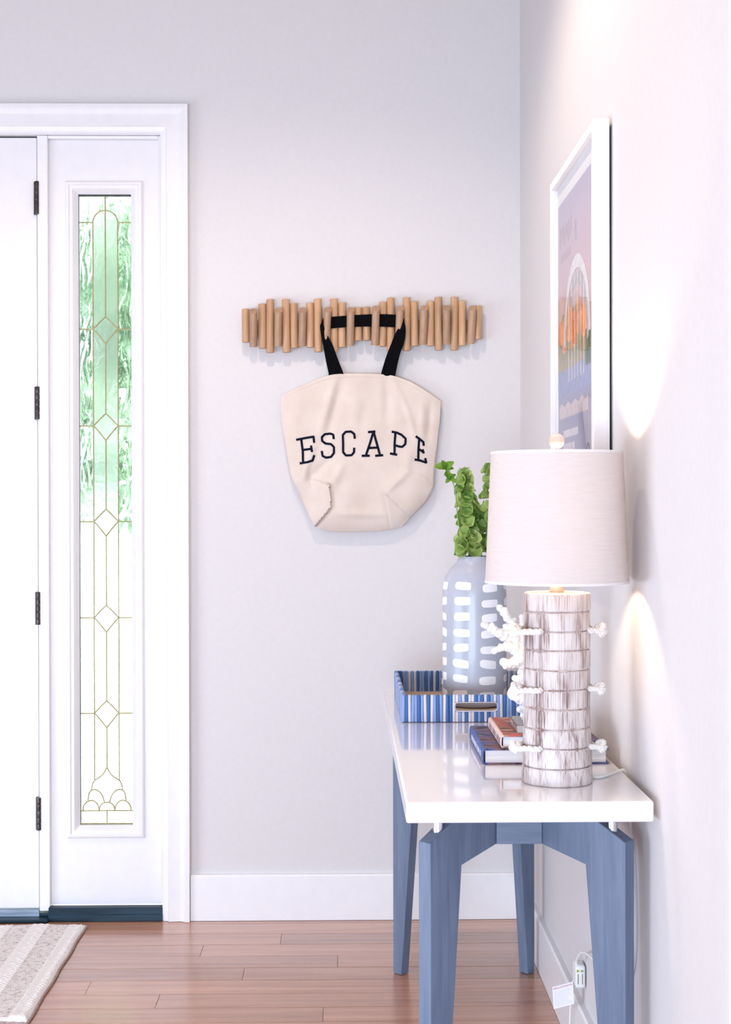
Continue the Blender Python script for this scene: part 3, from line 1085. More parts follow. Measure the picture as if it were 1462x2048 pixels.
def bell_mesh(seed):
    rnd = random.Random(seed)
    n = 10
    prof = [(0.0015, 0), (0.005, 0.003), (0.009, 0.008), (0.0125, 0.014), (0.0155, 0.017)]
    V, F = [], []
    off = [rnd.uniform(-0.0022, 0.0022) for _ in range(n)]
    rr = [rnd.uniform(0.85, 1.12) for _ in range(n)]
    for i, (r, z) in enumerate(prof):
        k = i / 4
        for j in range(n):
            a = 2 * pi * j / n
            V.append((r * cos(a) * (1 + (rr[j] - 1) * k), r * sin(a) * (1 + (rr[j] - 1) * k), z + off[j] * k))
    for i in range(4):
        for j in range(n):
            l = (j + 1) % n
            F.append((i * n + j, i * n + l, (i + 1) * n + l, (i + 1) * n + j))
    F.append(tuple(range(n - 1, -1, -1)))
    return mesh_of('bell', (V, F), M['bell'])


def leaf_mesh(seed, L=0.03, W=0.016):
    rnd = random.Random(seed)
    V, F = [], []
    n = 8
    for i in range(n + 1):
        t = i / n
        w = W * 0.5 * (sin(pi * min(1, t * 0.92 + 0.06)) ** 0.8) * (1.0 if i % 2 else 0.86)
        if i == n:
            w = 0.0004
        z = 0.004 * sin(pi * t) - 0.006 * t * t
        V += [(-w, L * t, z + 0.003 * w / W), (0, L * t, z - 0.0012), (w, L * t, z + 0.003 * w / W)]
    for i in range(n):
        for k in range(2):
            F.append((i * 3 + k, i * 3 + k + 1, i * 3 + 4 + k, i * 3 + 3 + k))
    return mesh_of('leaf', (V, F), M['leaf'])


BELLS = [bell_mesh(s) for s in range(5)]
LEAVES = [leaf_mesh(0), leaf_mesh(1, 0.027, 0.0205)]


def aim(pos, direction, spin, sc):
    d = Vector(direction).normalized()
    q = d.to_track_quat('Z', 'Y')
    return Matrix.Translation(pos) @ q.to_matrix().to_4x4() @ Matrix.Rotation(spin, 4, 'Z') @ Matrix.Scale(sc, 4)


def aim_leaf(pos, direction, up, sc):
    y = Vector(direction).normalized()
    z = Vector(up)
    z = (z - y * z.dot(y)).normalized()
    x = y.cross(z)
    m = Matrix((x, y, z)).transposed().to_4x4()
    return Matrix.Translation(pos) @ m @ Matrix.Scale(sc, 4)


def flower_stem(name, pts, label, bells, r=0.003):
    """bells = (t0, t1, whorls, per whorl, scale0, scale1)"""
    base = Vector(pts[0])
    t = thing(name, base, label, 'flower stem', 'green stems in the vase')
    P = catmull(pts, 10)
    obj('stem', tube(P, [r * (1 - 0.5 * i / len(P)) for i in range(len(P))], 7), M['stem'], t)
    if bells:
        t0, t1, nw, per, s0, s1 = bells
        for k in range(nw):
            f = t0 + (t1 - t0) * k / max(1, nw - 1)
            i = min(len(P) - 2, int(f * (len(P) - 1)))
            p = P[i]
            ax = (P[i + 1] - P[i]).normalized()
            a0 = random.uniform(0, 2 * pi)
            for j in range(per):
                a = a0 + 2 * pi * (j + random.uniform(-0.2, 0.2)) / per
                e1 = ax.orthogonal().normalized()
                e2 = ax.cross(e1)
                out = e1 * cos(a) + e2 * sin(a)
                d = out + ax * random.uniform(0.1, 0.7)
                sc = (s0 + (s1 - s0) * k / max(1, nw - 1)) * random.uniform(0.85, 1.15)
                inst('bell', random.choice(BELLS), None, t, matrix=aim(p + out * random.uniform(0.003, 0.010) * sc, d, random.uniform(0, 6), sc))
    return t, P


def vx(px):                                        # plan position across the stems' plane
    return -0.2256 + (px - 949) / 774.0


def vzz(py):
    return 1.187 - (py - 1112) / 774.0


st, P = flower_stem('bells_of_ireland_stem', [(VX - 0.01, VY, VZ + 0.02), (VX - 0.012, VY, 1.16), (vx(936), VY - 0.005, vzz(1085)), (vx(937), VY - 0.008, vzz(1030)), (vx(930), VY - 0.01, vzz(985)), (vx(928), VY - 0.012, vzz(945))],
                    'thick green stem packed with bell-shaped calyces, middle of the vase', (0.275, 0.985, 14, 5, 1.35, 0.8), 0.0045)
tip = P[-1]
for ang, el, s in ((-0.6, 0.6, 0.85), (0.7, 0.8, 0.75), (2.4, 0.3, 0.8), (-2.2, 0.5, 0.7)):
    inst('leaf', LEAVES[0], None, st, matrix=aim_leaf(tip, (sin(ang) * cos(el), -cos(ang) * cos(el), sin(el)), (0, -0.3, 1), s))

st, P = flower_stem('bells_of_ireland_stem', [(VX - 0.018, VY - 0.01, VZ + 0.02), (VX - 0.024, VY - 0.012, 1.16), (vx(915), VY - 0.02, vzz(1040)), (vx(908), VY - 0.03, vzz(978)), (vx(898), VY - 0.032, vzz(955)), (vx(889), VY - 0.035, vzz(938))],
                    'thin green sprig leaning left towards the tote bag, with four top leaves', None, 0.002)
tip = P[-1]
for dx, dz, dy, s in ((-1.0, 0.55, -0.3, 0.95), (0.75, 0.75, -0.3, 1.05), (-1.0, 0.42, 0.3, 1.15), (0.75, 0.1, -0.3, 0.8), (-0.3, 0.8, -0.6, 0.95)):
    inst('leaf', LEAVES[1], None, st, matrix=aim_leaf(tip, (dx, dy, dz), (0.0, -1, 0.6), s))
for f, s in ((0.93, 0.42), (0.86, 0.62), (0.79, 0.9)):
    p = P[int(f * (len(P) - 1))]
    for k in range(4):
        a = k * 1.57 + f * 9
        inst('leaf', LEAVES[1], None, st, matrix=aim_leaf(p, (cos(a), -0.5, sin(a) * 0.8), (0, -1, 0.5), s * 0.75))

st, P = flower_stem('bells_of_ireland_stem', [(VX + 0.015, VY, VZ + 0.02), (VX + 0.014, VY, 1.16), (vx(972), VY + 0.004, vzz(1080)), (vx(983), VY + 0.006, vzz(1020)), (vx(988), VY + 0.006, vzz(960)), (vx(986), VY + 0.004, vzz(932))],
                    'green bell-covered stem mostly hidden behind the lampshade', (0.28, 0.95, 11, 5, 1.35, 0.95), 0.004)
tip = P[-1]
for dx, dz, dy, s in ((-1, 0.25, -0.2, 0.85), (1, 0.3, -0.2, 0.85), (0.1, 0.8, -0.6, 0.8)):
    inst('leaf', LEAVES[1], None, st, matrix=aim_leaf(tip, (dx, dy, dz), (0, -0.6, 1), s))

# ---------------------------------------------------------------- books


def book(name, x0, x1, y0, y1, z0, z1, cover, spine, label, board_t=0.003, round_spine=0.004):
    t = thing(name, ((x0 + x1) / 2, (y0 + y1) / 2, z0), label, 'book')
    z0 += 0.0003
    obj('pages', box(x0 + 0.006, x1 - 0.006, y0 + 0.004, y1 - 0.004, z0 + board_t, z1 - board_t), M['pages'], t, smooth=False)
    obj('cover_board', box(x0 + 0.006, x1, y0, y1, z1 - board_t, z1), cover, t, smooth=False, bevel=0.0008)
    obj('cover_board', box(x0 + 0.006, x1, y0, y1, z0, z0 + board_t), cover, t, smooth=False, bevel=0.0008)
    n = 10
    h = (z1 - z0) / 2
    zc = (z0 + z1) / 2
    out, inn = [], []
    for k in range(n + 1):
        a = pi / 2 + pi * k / n
        sq = lambda v: math.copysign(abs(v) ** 0.45, v)
        out.append((x0 + 0.008 + 0.008 * sq(cos(a)), zc + h * sq(sin(a))))
        inn.append((x0 + 0.008 + 0.0055 * sq(cos(a)), zc + (h - 0.0025) * sq(sin(a))))
    sp = obj('spine', prism(out + inn[::-1], lambda x, z: (x, y0, z), lambda x, z: (x, y1, z)), spine, t, smooth=False)
    return t, sp


BZT = TZ + 0.0315
bk, sp = book('hardcover_book', -0.2824, -0.0245, -1.640, -1.335, TZ, BZT, M['blue_cover'], M['blue_spine'], 'large blue-spined hardcover book lying at the bottom of the stack')
for k, (a, b_) in enumerate(((-1.60, -1.58), (-1.565, -1.54), (-1.53, -1.515), (-1.50, -1.46), (-1.45, -1.42), (-1.41, -1.39))):
    obj('spine_print', box(-0.28275, -0.2822, a, b_, TZ + 0.010, TZ + 0.021), M['spine_mark_light'], sp, smooth=False)
RZT = BZT + 0.0255
bk2, sp2 = book('hardcover_book', -0.2445, -0.060, -1.628, -1.378, BZT, RZT, M['red_cover'], M['pink_spine'], 'smaller red hardcover book with pale pink spine on top of the blue one')
for k in range(13):
    a = -1.615 + k * 0.0165
    if k not in (4, 9):
        obj('spine_print', box(-0.24485, -0.2443, a, a + 0.009, BZT + 0.007, BZT + 0.0185), M['spine_mark'], sp2, smooth=False)

# ---------------------------------------------------------------- coral on its clear block
CBX0, CBX1, CBY0, CBY1 = -0.2065, -0.115, -1.597, -1.465
coral = thing('coral_sculpture', ((CBX0 + CBX1) / 2, (CBY0 + CBY1) / 2, RZT), 'branching white coral on a clear acrylic block, behind the lamp', 'sculpture')
obj('acrylic_block', box(CBX0, CBX1, CBY0, CBY1, RZT + 0.0004, RZT + 0.016), M['acrylic'], coral, smooth=False, bevel=0.001)
CY = -1.525


def cz(a, b_, dy=0.0):
    """coral drawing units to metres"""
    px, py = 950 + a * 0.1318, 1190 + b_ * 0.1318
    return Vector((-0.2755 + (px - 960) / 944, CY + dy, 1.3236 - (py - 1006) / 944))


def limb(pts, r0_, r1_, knob=True):
    P = catmull(pts, 6)
    n = len(P)
    R = []
    for i in range(n):
        t = i / (n - 1)
        R.append(1.25 * (r0_ + (r1_ - r0_) * t) * (1 + 0.16 * sin(i * 1.9 + n) + random.uniform(-0.08, 0.08)))
    g = [tube(P, R, 9)]
    if knob:
        g.append(sphere(P[-1], R[-1] * 1.15, 10, 7))
    for i in range(2, n, 3):                       # small polyp nubs
        a = random.uniform(0, 2 * pi)
        off = Vector((cos(a), sin(a) * 0.8, random.uniform(-0.3, 1))).normalized() * R[i] * 0.85
        g.append(sphere(P[i] + off, R[i] * random.uniform(0.35, 0.5), 8, 6))
    return g


G = []
root = cz(850, 1880)
G += limb([Vector((root.x, CY, RZT + 0.012)), cz(840, 1500), cz(800, 1150), cz(740, 900)], 0.017, 0.012, False)
G += limb([cz(740, 900), cz(640, 760), cz(480, 640), cz(350, 560, -0.01), cz(210, 480, -0.012), cz(115, 435, -0.014)], 0.013, 0.0048)
G += limb([cz(300, 540, -0.01), cz(262, 490, -0.012), cz(245, 430, -0.012)], 0.006, 0.0042)
G += limb([cz(740, 900, 0.0), cz(680, 640, 0.01), cz(590, 470, 0.012), cz(480, 330, 0.012), cz(380, 195, 0.01)], 0.012, 0.0052)
G += limb([cz(480, 320, 0.012), cz(470, 260, 0.008), cz(462, 215, 0.006)], 0.006, 0.0042)
G += limb([cz(640, 560, 0.01), cz(540, 500, 0.0), cz(460, 470, -0.004)], 0.008, 0.006)
G += limb([cz(780, 1050), cz(600, 820, -0.012), cz(470, 765, -0.02), cz(370, 780, -0.024), cz(265, 825, -0.026)], 0.012, 0.0042)
G += limb([cz(800, 1150), cz(660, 960, -0.02), cz(560, 1000, -0.026), cz(480, 1010, -0.03), cz(400, 985, -0.032)], 0.013, 0.0054)
G += limb([cz(480, 1010, -0.03), cz(440, 1040, -0.03), cz(425, 1060, -0.03)], 0.006, 0.004)
G += limb([cz(700, 700, 0.004), cz(740, 520, 0.01), cz(735, 420, 0.012), cz(715, 330, 0.012)], 0.010, 0.0045)
G += limb([cz(830, 1350), cz(720, 1230, -0.015), cz(640, 1245, -0.02), cz(575, 1235, -0.022)], 0.010, 0.0045)
G += limb([cz(840, 1550), cz(700, 1400, -0.01), cz(620, 1420, -0.02), cz(575, 1465, -0.022)], 0.015, 0.011)
G += limb([cz(840, 1640), cz(720, 1560, -0.02), cz(650, 1540, -0.024)], 0.014, 0.010)
G += limb([cz(845, 1750), cz(740, 1710, -0.01), cz(660, 1715, -0.012)], 0.010, 0.006)
G += limb([cz(845, 1800), cz(760, 1800, -0.01), cz(705, 1810, -0.01)], 0.008, 0.0045)
# far side, hidden behind the lamp from the front
G += limb([cz(800, 1150), cz(950, 900, 0.02), cz(1100, 700, 0.01), cz(1180, 560, 0.0)], 0.012, 0.005)
G += limb([cz(840, 1500), cz(1000, 1300, -0.01), cz(1150, 1200, 0.01), cz(1250, 1180, 0.02)], 0.012, 0.005)
G += limb([cz(800, 1150), cz(860, 900, 0.03), cz(900, 640, 0.03), cz(930, 450, 0.02)], 0.012, 0.005)
co = obj('coral_branches', join(*G), M['coral'], coral)
rm = co.modifiers.new('remesh', 'REMESH')
rm.mode = 'VOXEL'
rm.voxel_size = 0.0018
rm.use_smooth_shade = True

# ---------------------------------------------------------------- table lamp
LX, LY = -0.157, -1.815
lamp = thing('table_lamp', (LX, LY, TZ), 'table lamp with whitewashed ringed base, rope ties and pale linen drum shade', 'lamp')
zb = [0.0]
gy_px = [1578.6, 1542.5, 1502, 1463.6, 1422.6, 1384, 1344, 1304, 1265, 1226.6, 1188]
H = 1.154 - TZ
for p in gy_px[1:]:
    zb.append(H * (1578.6 - p) / (1578.6 - 1188))


def lr(z):
    t = z / H
    return 0.0680 - 0.0042 * min(1, t * 3) - 0.0005 * t


rnd = random.Random(5)
for k in range(10):
    z0, z1 = zb[k] + (0.0008 if k else 0.0004), zb[k + 1] - 0.0008
    n = 72
    off = rnd.uniform(0, 6)
    tl = rnd.uniform(-0.0012, 0.0012)
    V, F = [], []
    pr = [(0.0, 0.000), (0.0022, 0.0), (0.0010, 0.0014), (0.0, 0.004), (0.0, -0.004), (0.0010, -0.0014), (0.0028, 0.0)]
    rows_ = [(0.062, z0, 1), (lr(z0) - 0.0022, z0, 1), (lr(z0) - 0.0006, z0 + 0.0014, 1), (lr(z0), z0 + 0.004, 1), (lr(z1), z1 - 0.004, 2), (lr(z1) - 0.0006, z1 - 0.0014, 2), (lr(z1) - 0.0022, z1, 2), (0.060 if k < 9 else 0.0, z1, 2)]
    if k == 9:
        rows_ = rows_[:-1]
    for (r, z, e) in rows_:
        for i in range(n):
            a = 2 * pi * i / n
            wob = 0.0005 * sin(3 * a + off) + 0.0003 * sin(7 * a + off * 2)
            dz = (0.0006 * sin(2 * a + (zb[k] if e == 1 else zb[k + 1]) * 90) if 0 < (k if e == 1 else k + 1) < 10 else 0)
            V.append((LX + (r + wob) * cos(a), LY + (r + wob) * sin(a), TZ + z + dz))
    for j in range(len(rows_) - 1):
        for i in range(n):
            l = (i + 1) % n
            F.append((j * n + i, j * n + l, (j + 1) * n + l, (j + 1) * n + i))
    F.append(tuple(range(n - 1, -1, -1)))
    F.append(tuple(range((len(rows_) - 1) * n, len(rows_) * n)))
    obj('base_ring', (V, F), M['washed'], lamp, angle=50)
obj('groove_core', lathe([(0, 0.003), (0.0625, 0.003), (0.061, H - 0.004), (0, H - 0.004)], (LX, LY, TZ), 48), M['groove'], lamp)


def rope(path, R, turns, m=None):
    """three-strand rope along a path"""
    P = catmull(path, 10)
    geos = []
    n = len(P)
    for s in range(3):
        Q = []
        nrm = None
        for i in range(n):
            tan = (P[min(n - 1, i + 1)] - P[max(0, i - 1)]).normalized()
            e1 = tan.cross(Vector((0.31, 0.2, 0.93))).normalized()
            e2 = tan.cross(e1)
            a = 2 * pi * (s / 3 + turns * i / n)
            Q.append(P[i] + (e1 * cos(a) + e2 * sin(a)) * R * 0.5)
        geos.append(tube(Q, R * 0.58, 7))
    return join(*geos)


for z, sc in ((zb[8], 1.0), (zb[5], 0.9), (zb[2], 0.9)):
    z += TZ
    for sd in (-1, 1):
        rr_ = lr(z - TZ)
        # emerges from a hole in the base and is tied off in a small knot beside it
        az = radians(50) if sd < 0 else radians(24)
        hx, hy = LX + sd * rr_ * cos(az), LY - rr_ * sin(az)
        kx, ky = LX + sd * (rr_ + (0.017 if sd < 0 else 0.014) * sc), LY - 0.022
        k = 0.0078 * sc
        pts = [(hx - sd * 0.005, hy + 0.008, z + 0.001), (hx + sd * 0.001, hy - 0.0055, z), ((hx + kx) / 2 + sd * 0.003, (hy + ky) / 2 - 0.006, z - 0.001), (kx, ky - k, z - k * 0.4),
               (kx + sd * k, ky, z + k), (kx, ky + k, z + k * 0.8), (kx - sd * k * 0.6, ky - k * 0.3, z + k * 0.2), (kx + sd * k * 0.2, ky - k * 1.2, z - k),
               (kx + sd * k * 1.3, ky, z - k * 0.3), (kx + sd * k * 0.3, ky + k, z - k * 0.6), (LX + sd * (rr_ - 0.006), LY + 0.012, z + 0.002)]
        obj('rope_tie', rope(pts, 0.0062 * sc, 8), M['rope'], lamp)
SZ0, SZ1 = 1.173, 1.4205
obj('neck', lathe([(0, 0), (0.0135, 0), (0.0135, 0.012), (0.0115, 0.0125), (0.0115, 0.05), (0, 0.05)], (LX, LY, TZ + H - 0.0005), 24), M['socket'], lamp)
obj('bulb', lathe([(0, -0.034), (0.011, -0.033), (0.012, -0.022), (0.022, -0.006), (0.026, 0.010), (0.022, 0.026), (0.012, 0.034), (0, 0.036)], (LX, LY, 1.297), 24), M['bulb'], lamp)
obj('socket', lathe([(0, 0), (0.013, 0), (0.013, 0.060), (0, 0.060)], (LX, LY, 1.2025), 20), M['chrome'], lamp)
for s in (-1, 1):
    obj('harp', tube(catmull([(LX + s * 0.012, LY, 1.205), (LX + s * 0.045, LY, 1.24), (LX + s * 0.05, LY, 1.32), (LX + s * 0.025, LY, 1.385), (LX, LY, 1.400)], 6), 0.0014, 6), M['chrome'], lamp)
rb_, rt_ = 0.1365, 0.1252
shade = obj('shade', lathe([(rb_, SZ0), (rt_, SZ1), (rt_ - 0.0012, SZ1), (rb_ - 0.0012, SZ0)], (LX, LY, 0), 96, close=True), M['shade'], lamp, angle=60)
obj('rim', lathe([(rt_ + 0.0006, SZ1 - 0.004), (rt_ + 0.0004, SZ1 + 0.0012), (rt_ - 0.002, SZ1 + 0.0012), (rt_ - 0.002, SZ1 - 0.004)], (LX, LY, 0), 96, close=True), M['shade_rim'], shade, angle=60)
obj('rim', lathe([(rb_ + 0.0008, SZ0 + 0.004), (rb_ + 0.0010, SZ0 - 0.0012), (rb_ - 0.002, SZ0 - 0.0012), (rb_ - 0.002, SZ0 + 0.004)], (LX, LY, 0), 96, close=True), M['shade_rim'], shade, angle=60)
for k in range(3):
    a = radians(30 + 120 * k)
    obj('spider_arm', tube([(LX, LY, 1.412), (LX + 0.06 * cos(a), LY + 0.06 * sin(a), 1.408), (LX + 0.1242 * cos(a), LY + 0.1242 * sin(a), 1.418)], 0.0013, 6), M['chrome'], shade)
obj('finial_stem', lathe([(0, 1.398), (0.004, 1.398), (0.004, 1.43), (0, 1.43)], (LX, LY, 0), 12), M['chrome'], lamp)
obj('finial', sphere((LX, LY, 1.4420), 0.0150, 28, 16), M['finial'], lamp)
# cord: over the table, down behind it and along to the plug at the wall
cordp = [(LX + 0.05, LY + 0.048, TZ + 0.0036), (-0.082, -1.795, TZ + 0.0036), (-0.062, -1.787, TZ + 0.0036), (-0.040, -1.757, TZ + 0.0036), (-0.022, -1.735, TZ + 0.0040), (-0.0095, -1.725, TZ + 0.002),
         (-0.0058, -1.725, TZ - 0.02), (-0.0052, -1.75, 0.72), (-0.0052, -1.79, 0.60), (-0.0052, -1.795, 0.45), (-0.0072, -1.70, 0.36), (-0.012, -1.50, 0.33), (-0.018, -1.30, 0.30), (-0.022, -1.225, 0.262), (-0.022, -1.205, 0.235)]
obj('cord', tube(catmull(cordp, 8), 0.0028, 8), M['plastic'], lamp)

# ---------------------------------------------------------------- plug and tag at the right wall
plug = thing('power_plug', (-0.012, -1.19, 0.20), 'white power plug with green arrow marks on the wall above the baseboard', 'plug')
pc = (-0.012, -1.193, 0.218)
obj('plug_body', box(-0.026, -0.0025, -1.228, -1.178, 0.192, 0.246), M['plastic'], plug, smooth=True, bevel=0.006)
for dx in (-0.0085, 0.0015):
    xq = -0.0120 + dx
    obj('arrow_mark', prism([(xq - 0.003, 0.230), (xq - 0.003, 0.238), (xq + 0.004, 0.234)], lambda x, z: (x, -1.2288, z), lambda x, z: (x, -1.2278, z)), M['green_print'], plug, smooth=False)
    obj('slot', box(xq - 0.0009, xq + 0.0009, -1.2288, -1.2278, 0.203, 0.227), M['spine_mark'], plug, smooth=False)
for k in range(3):
    obj('grip_rib', box(-0.024, -0.004, -1.176, -1.1735, 0.198 + k * 0.012, 0.203 + k * 0.012), M['plastic'], plug, smooth=False)
obj('plug_cord', tube(catmull([(-0.016, -1.20, 0.196), (-0.026, -1.165, 0.15), (-0.027, -1.145, 0.08), (-0.027, -1.14, 0.03), (-0.027, -1.145, 0.004), (-0.027, -1.25, 0.004)], 8), 0.0022, 7), M['plastic'], plug)
# paper safety tag hanging from the cord, turned to the room
tg = thing('safety_tag', (-0.05, -1.20, 0.14), 'white paper safety tag with red heading hanging from the cord', 'tag')
A = Vector((-0.0750, -1.190, 0.184))               # top-left, top edge rises to the right
B = Vector((-0.0290, -1.206, 0.202))
dn = Vector((0.003, 0.0, -0.052))
nn = (B - A).cross(dn).normalized()
if nn.y > 0:
    nn = -nn


def on_tag(u, v, e=0.0):
    return A + (B - A) * u + dn * v + nn * e


def tag_quad(u0, u1, v0, v1, e0, e1):
    V = [on_tag(u, v, e) for e in (e0, e1) for u, v in ((u0, v0), (u1, v0), (u1, v1), (u0, v1))]
    return V, [(0, 1, 2, 3), (7, 6, 5, 4), (0, 4, 5, 1), (1, 5, 6, 2), (2, 6, 7, 3), (3, 7, 4, 0)]


obj('paper', tag_quad(0, 1, 0, 1, -0.0003, 0.0003), M['paper'], tg, smooth=False)
words = ['IMPORTANT SAFETY INSTRUCTIONS']
fc = bpy.data.curves.new('heading', 'FONT')
fc.body = words[0]
fc.size = 0.0042
fc.extrude = 0.0001
fo = bpy.data.objects.new('heading', fc)
COL.objects.link(fo)
bpy.context.view_layer.update()
dg = bpy.context.evaluated_depsgraph_get()
hm = bpy.data.meshes.new_from_object(fo.evaluated_get(dg))
wmax = max(v.co.x for v in hm.vertices)
hv = [on_tag(0.04 + 0.92 * v.co.x / wmax, 0.14 - v.co.y / 0.052 * 1.35, 0.0005 + v.co.z) for v in hm.vertices]
hf = [tuple(p.vertices) for p in hm.polygons]
bpy.data.objects.remove(fo)
obj('heading', (hv, hf), M['red_print'], tg, smooth=False)
for k in range(9):
    v0 = 0.24 + k * 0.08
    obj('text_line', tag_quad(0.06, random.uniform(0.75, 0.95), v0, v0 + 0.028, 0.0003, 0.0006), M['grey_print'], tg, smooth=False)
obj('string_loop', tube(catmull([on_tag(0.9, 0.05, -0.0006), (-0.026, -1.20, 0.203), (-0.020, -1.20, 0.198)], 6), 0.0009, 6), M['plastic'], tg)

# ---------------------------------------------------------------- framed poster
FY0, FY1, FZ0, FZ1 = -1.553, -0.928, 1.20, 2.128
pic = thing('framed_poster', (-0.02, (FY0 + FY1) / 2, FZ0), 'white framed travel-style poster with arch, orange trees and blue river on the right wall', 'picture')


def bar(y0, y1, z0, z1, m0, m1):
    """frame bar with mitred look, x from the wall gap to the face"""
    return box(-0.040, -0.006, y0, y1, z0, z1)


fw = 0.020
obj('frame_bar', bar(FY0, FY0 + fw, FZ0, FZ1, 0, 0), M['frame'], pic, smooth=False, bevel=0.0012)
obj('frame_bar', bar(FY1 - fw, FY1, FZ0, FZ1, 0, 0), M['frame'], pic, smooth=False, bevel=0.0012)
obj('frame_bar', bar(FY0 + fw, FY1 - fw, FZ1 - fw, FZ1, 0, 0), M['frame'], pic, smooth=False, bevel=0.0012)
obj('frame_bar', bar(FY0 + fw, FY1 - fw, FZ0, FZ0 + fw, 0, 0), M['frame'], pic, smooth=False, bevel=0.0012)
obj('backing', box(-0.012, -0.0045, FY0 + 0.008, FY1 - 0.008, FZ0 + 0.008, FZ1 - 0.008), M['black'], pic, smooth=False)
AY0, AY1, AZ0, AZ1 = -1.435, -0.968, 1.262, 2.062
obj('mat_board', box(-0.0245, -0.012, FY0 + fw, FY1 - fw, FZ0 + fw, FZ1 - fw), M['mat_board'], pic, smooth=False)
px_ = -0.0248


def art_mat():
    m, nt, b = nodes_of('poster_print')
    tc = nt.nodes.new('ShaderNodeTexCoord')
    sp_ = nt.nodes.new('ShaderNodeSeparateXYZ')
    nt.links.new(tc.outputs['Generated'], sp_.inputs[0])
    n = N(nt, 'ShaderNodeTexNoise', i_Scale=30.0, i_Detail=4.0)
    nt.links.new(tc.outputs['Generated'], n.inputs['Vector'])
    ad = N(nt, 'ShaderNodeMath', operation='MULTIPLY_ADD')
    ad.inputs[1].default_value = 0.03
    nt.links.new(n.outputs['Fac'], ad.inputs[0])
    nt.links.new(sp_.outputs['Z'], ad.inputs[2])
    r = ramp(nt, ad.outputs[0], [(0.0, (0.30, 0.28, 0.38)), (0.28, (0.30, 0.29, 0.42)), (0.44, (0.24, 0.26, 0.42)), (0.47, (0.58, 0.38, 0.34)), (0.72, (0.60, 0.42, 0.44)), (0.93, (0.52, 0.44, 0.56)), (1.0, (0.46, 0.42, 0.56))])
    nt.links.new(r.outputs['Color'], b.inputs['Base Color'])
    b.inputs['Roughness'].default_value = 0.6
    return m


obj('print', box(px_ - 0.0003, px_, AY0, AY1, AZ0, AZ1), art_mat(), pic, smooth=False)


def apt(s, t, e):                                  # poster coordinates: s left->right, t bottom->top
    return (px_ - 0.0003 - e, AY1 + (AY0 - AY1) * s, AZ0 + (AZ1 - AZ0) * t)


def patch(name, poly, color, e, n2=None):
    key = 'print_%d_%d_%d' % tuple(int(c * 255) for c in color)
    if key not in M:
        M[key] = mat(key, color, 0.7, noise=(60, tuple(min(1, c * 1.25 + 0.02) for c in color), 0))
    obj(name, prism(poly, lambda s, t: apt(s, t, e), lambda s, t: apt(s, t, e - 0.0002)), M[key], pic, smooth=False)


def rect(name, s0, s1, t0, t1, color, e):
    patch(name, [(s0, t0), (s1, t0), (s1, t1), (s0, t1)], color, e)


# river, bank, trees, arch with cables, blocks of lettering
rect('printed_river', 0, 1, 0.40, 0.50, (0.20, 0.24, 0.42), 0.0003)
patch('printed_hill', [(0, 0.48), (0, 0.60), (0.15, 0.655), (0.35, 0.64), (0.6, 0.655), (0.8, 0.63), (1, 0.60), (1, 0.48)], (0.28, 0.24, 0.13), 0.0004)
for k, (s, t, r) in enumerate(((0.08, 0.60, 0.07), (0.22, 0.585, 0.10), (0.38, 0.61, 0.10), (0.52, 0.585, 0.10), (0.66, 0.615, 0.10), (0.82, 0.59, 0.09))):
    c = ((0.70, 0.22, 0.07), (0.62, 0.26, 0.12), (0.78, 0.30, 0.10))[k % 3]
    patch('printed_tree', [(s + r * cos(2 * pi * i / 14) * (1 + 0.1 * sin(i * 2.3)), t + r * 0.55 * sin(2 * pi * i / 14)) for i in range(14)], c, 0.0005 + k * 0.00002)
rect('printed_tree', 0.86, 1.0, 0.46, 0.56, (0.03, 0.10, 0.04), 0.0007)
arch_o, arch_i = [], []
for i in range(25):
    a = pi * i / 24
    arch_o.append((0.60 - 0.40 * cos(a), 0.55 + 0.245 * sin(a)))
    arch_i.append((0.60 - 0.34 * cos(a), 0.55 + 0.205 * sin(a)))
patch('printed_arch', arch_o + arch_i[::-1], (0.66, 0.63, 0.64), 0.0008)
patch('printed_arch', [(s + 0.02, t - 0.012) for s, t in arch_i] + [(0.60 - 0.30 * cos(pi * i / 24), 0.53 + 0.18 * sin(pi * i / 24)) for i in range(24, -1, -1)], (0.36, 0.34, 0.36), 0.00075)
for k in range(6):
    s = 0.36 + k * 0.09
    rect('printed_cable', s, s + 0.012, 0.44, 0.55 + 0.2 * sqrt(max(0, 1 - ((s - 0.6) / 0.34) ** 2)), (0.72, 0.68, 0.64), 0.0009)
# unreadable lettering blocks
for k in range(9):
    rect('printed_lettering', 0.06 + k * 0.045, 0.085 + k * 0.045, 0.86 + 0.01 * (k % 3), 0.93 - 0.012 * (k % 2), (0.36, 0.29, 0.36), 0.0003)
for k in range(7):
    rect('printed_lettering', 0.08 + k * 0.05, 0.12 + k * 0.05, 0.815, 0.84, (0.42, 0.33, 0.38), 0.0003)
rect('printed_lettering', 0.55, 0.60, 0.84, 0.90, (0.36, 0.30, 0.34), 0.0003)
for k in range(26):
    rect('printed_lettering', 0.05 + k * 0.034, 0.07 + k * 0.034, 0.335, 0.375 + 0.006 * sin(k), (0.68, 0.56, 0.54), 0.0003)
for rowi, (t, ns, c) in enumerate(((0.275, 9, (0.66, 0.62, 0.66)), (0.235, 7, (0.60, 0.56, 0.60)), (0.195, 8, (0.30, 0.27, 0.34)), (0.155, 10, (0.56, 0.46, 0.44)), (0.10, 8, (0.24, 0.22, 0.30)))):
    for k in range(ns):
        rect('printed_lettering', 0.18 + k * 0.052, 0.218 + k * 0.052, t, t + 0.022, c, 0.0003)
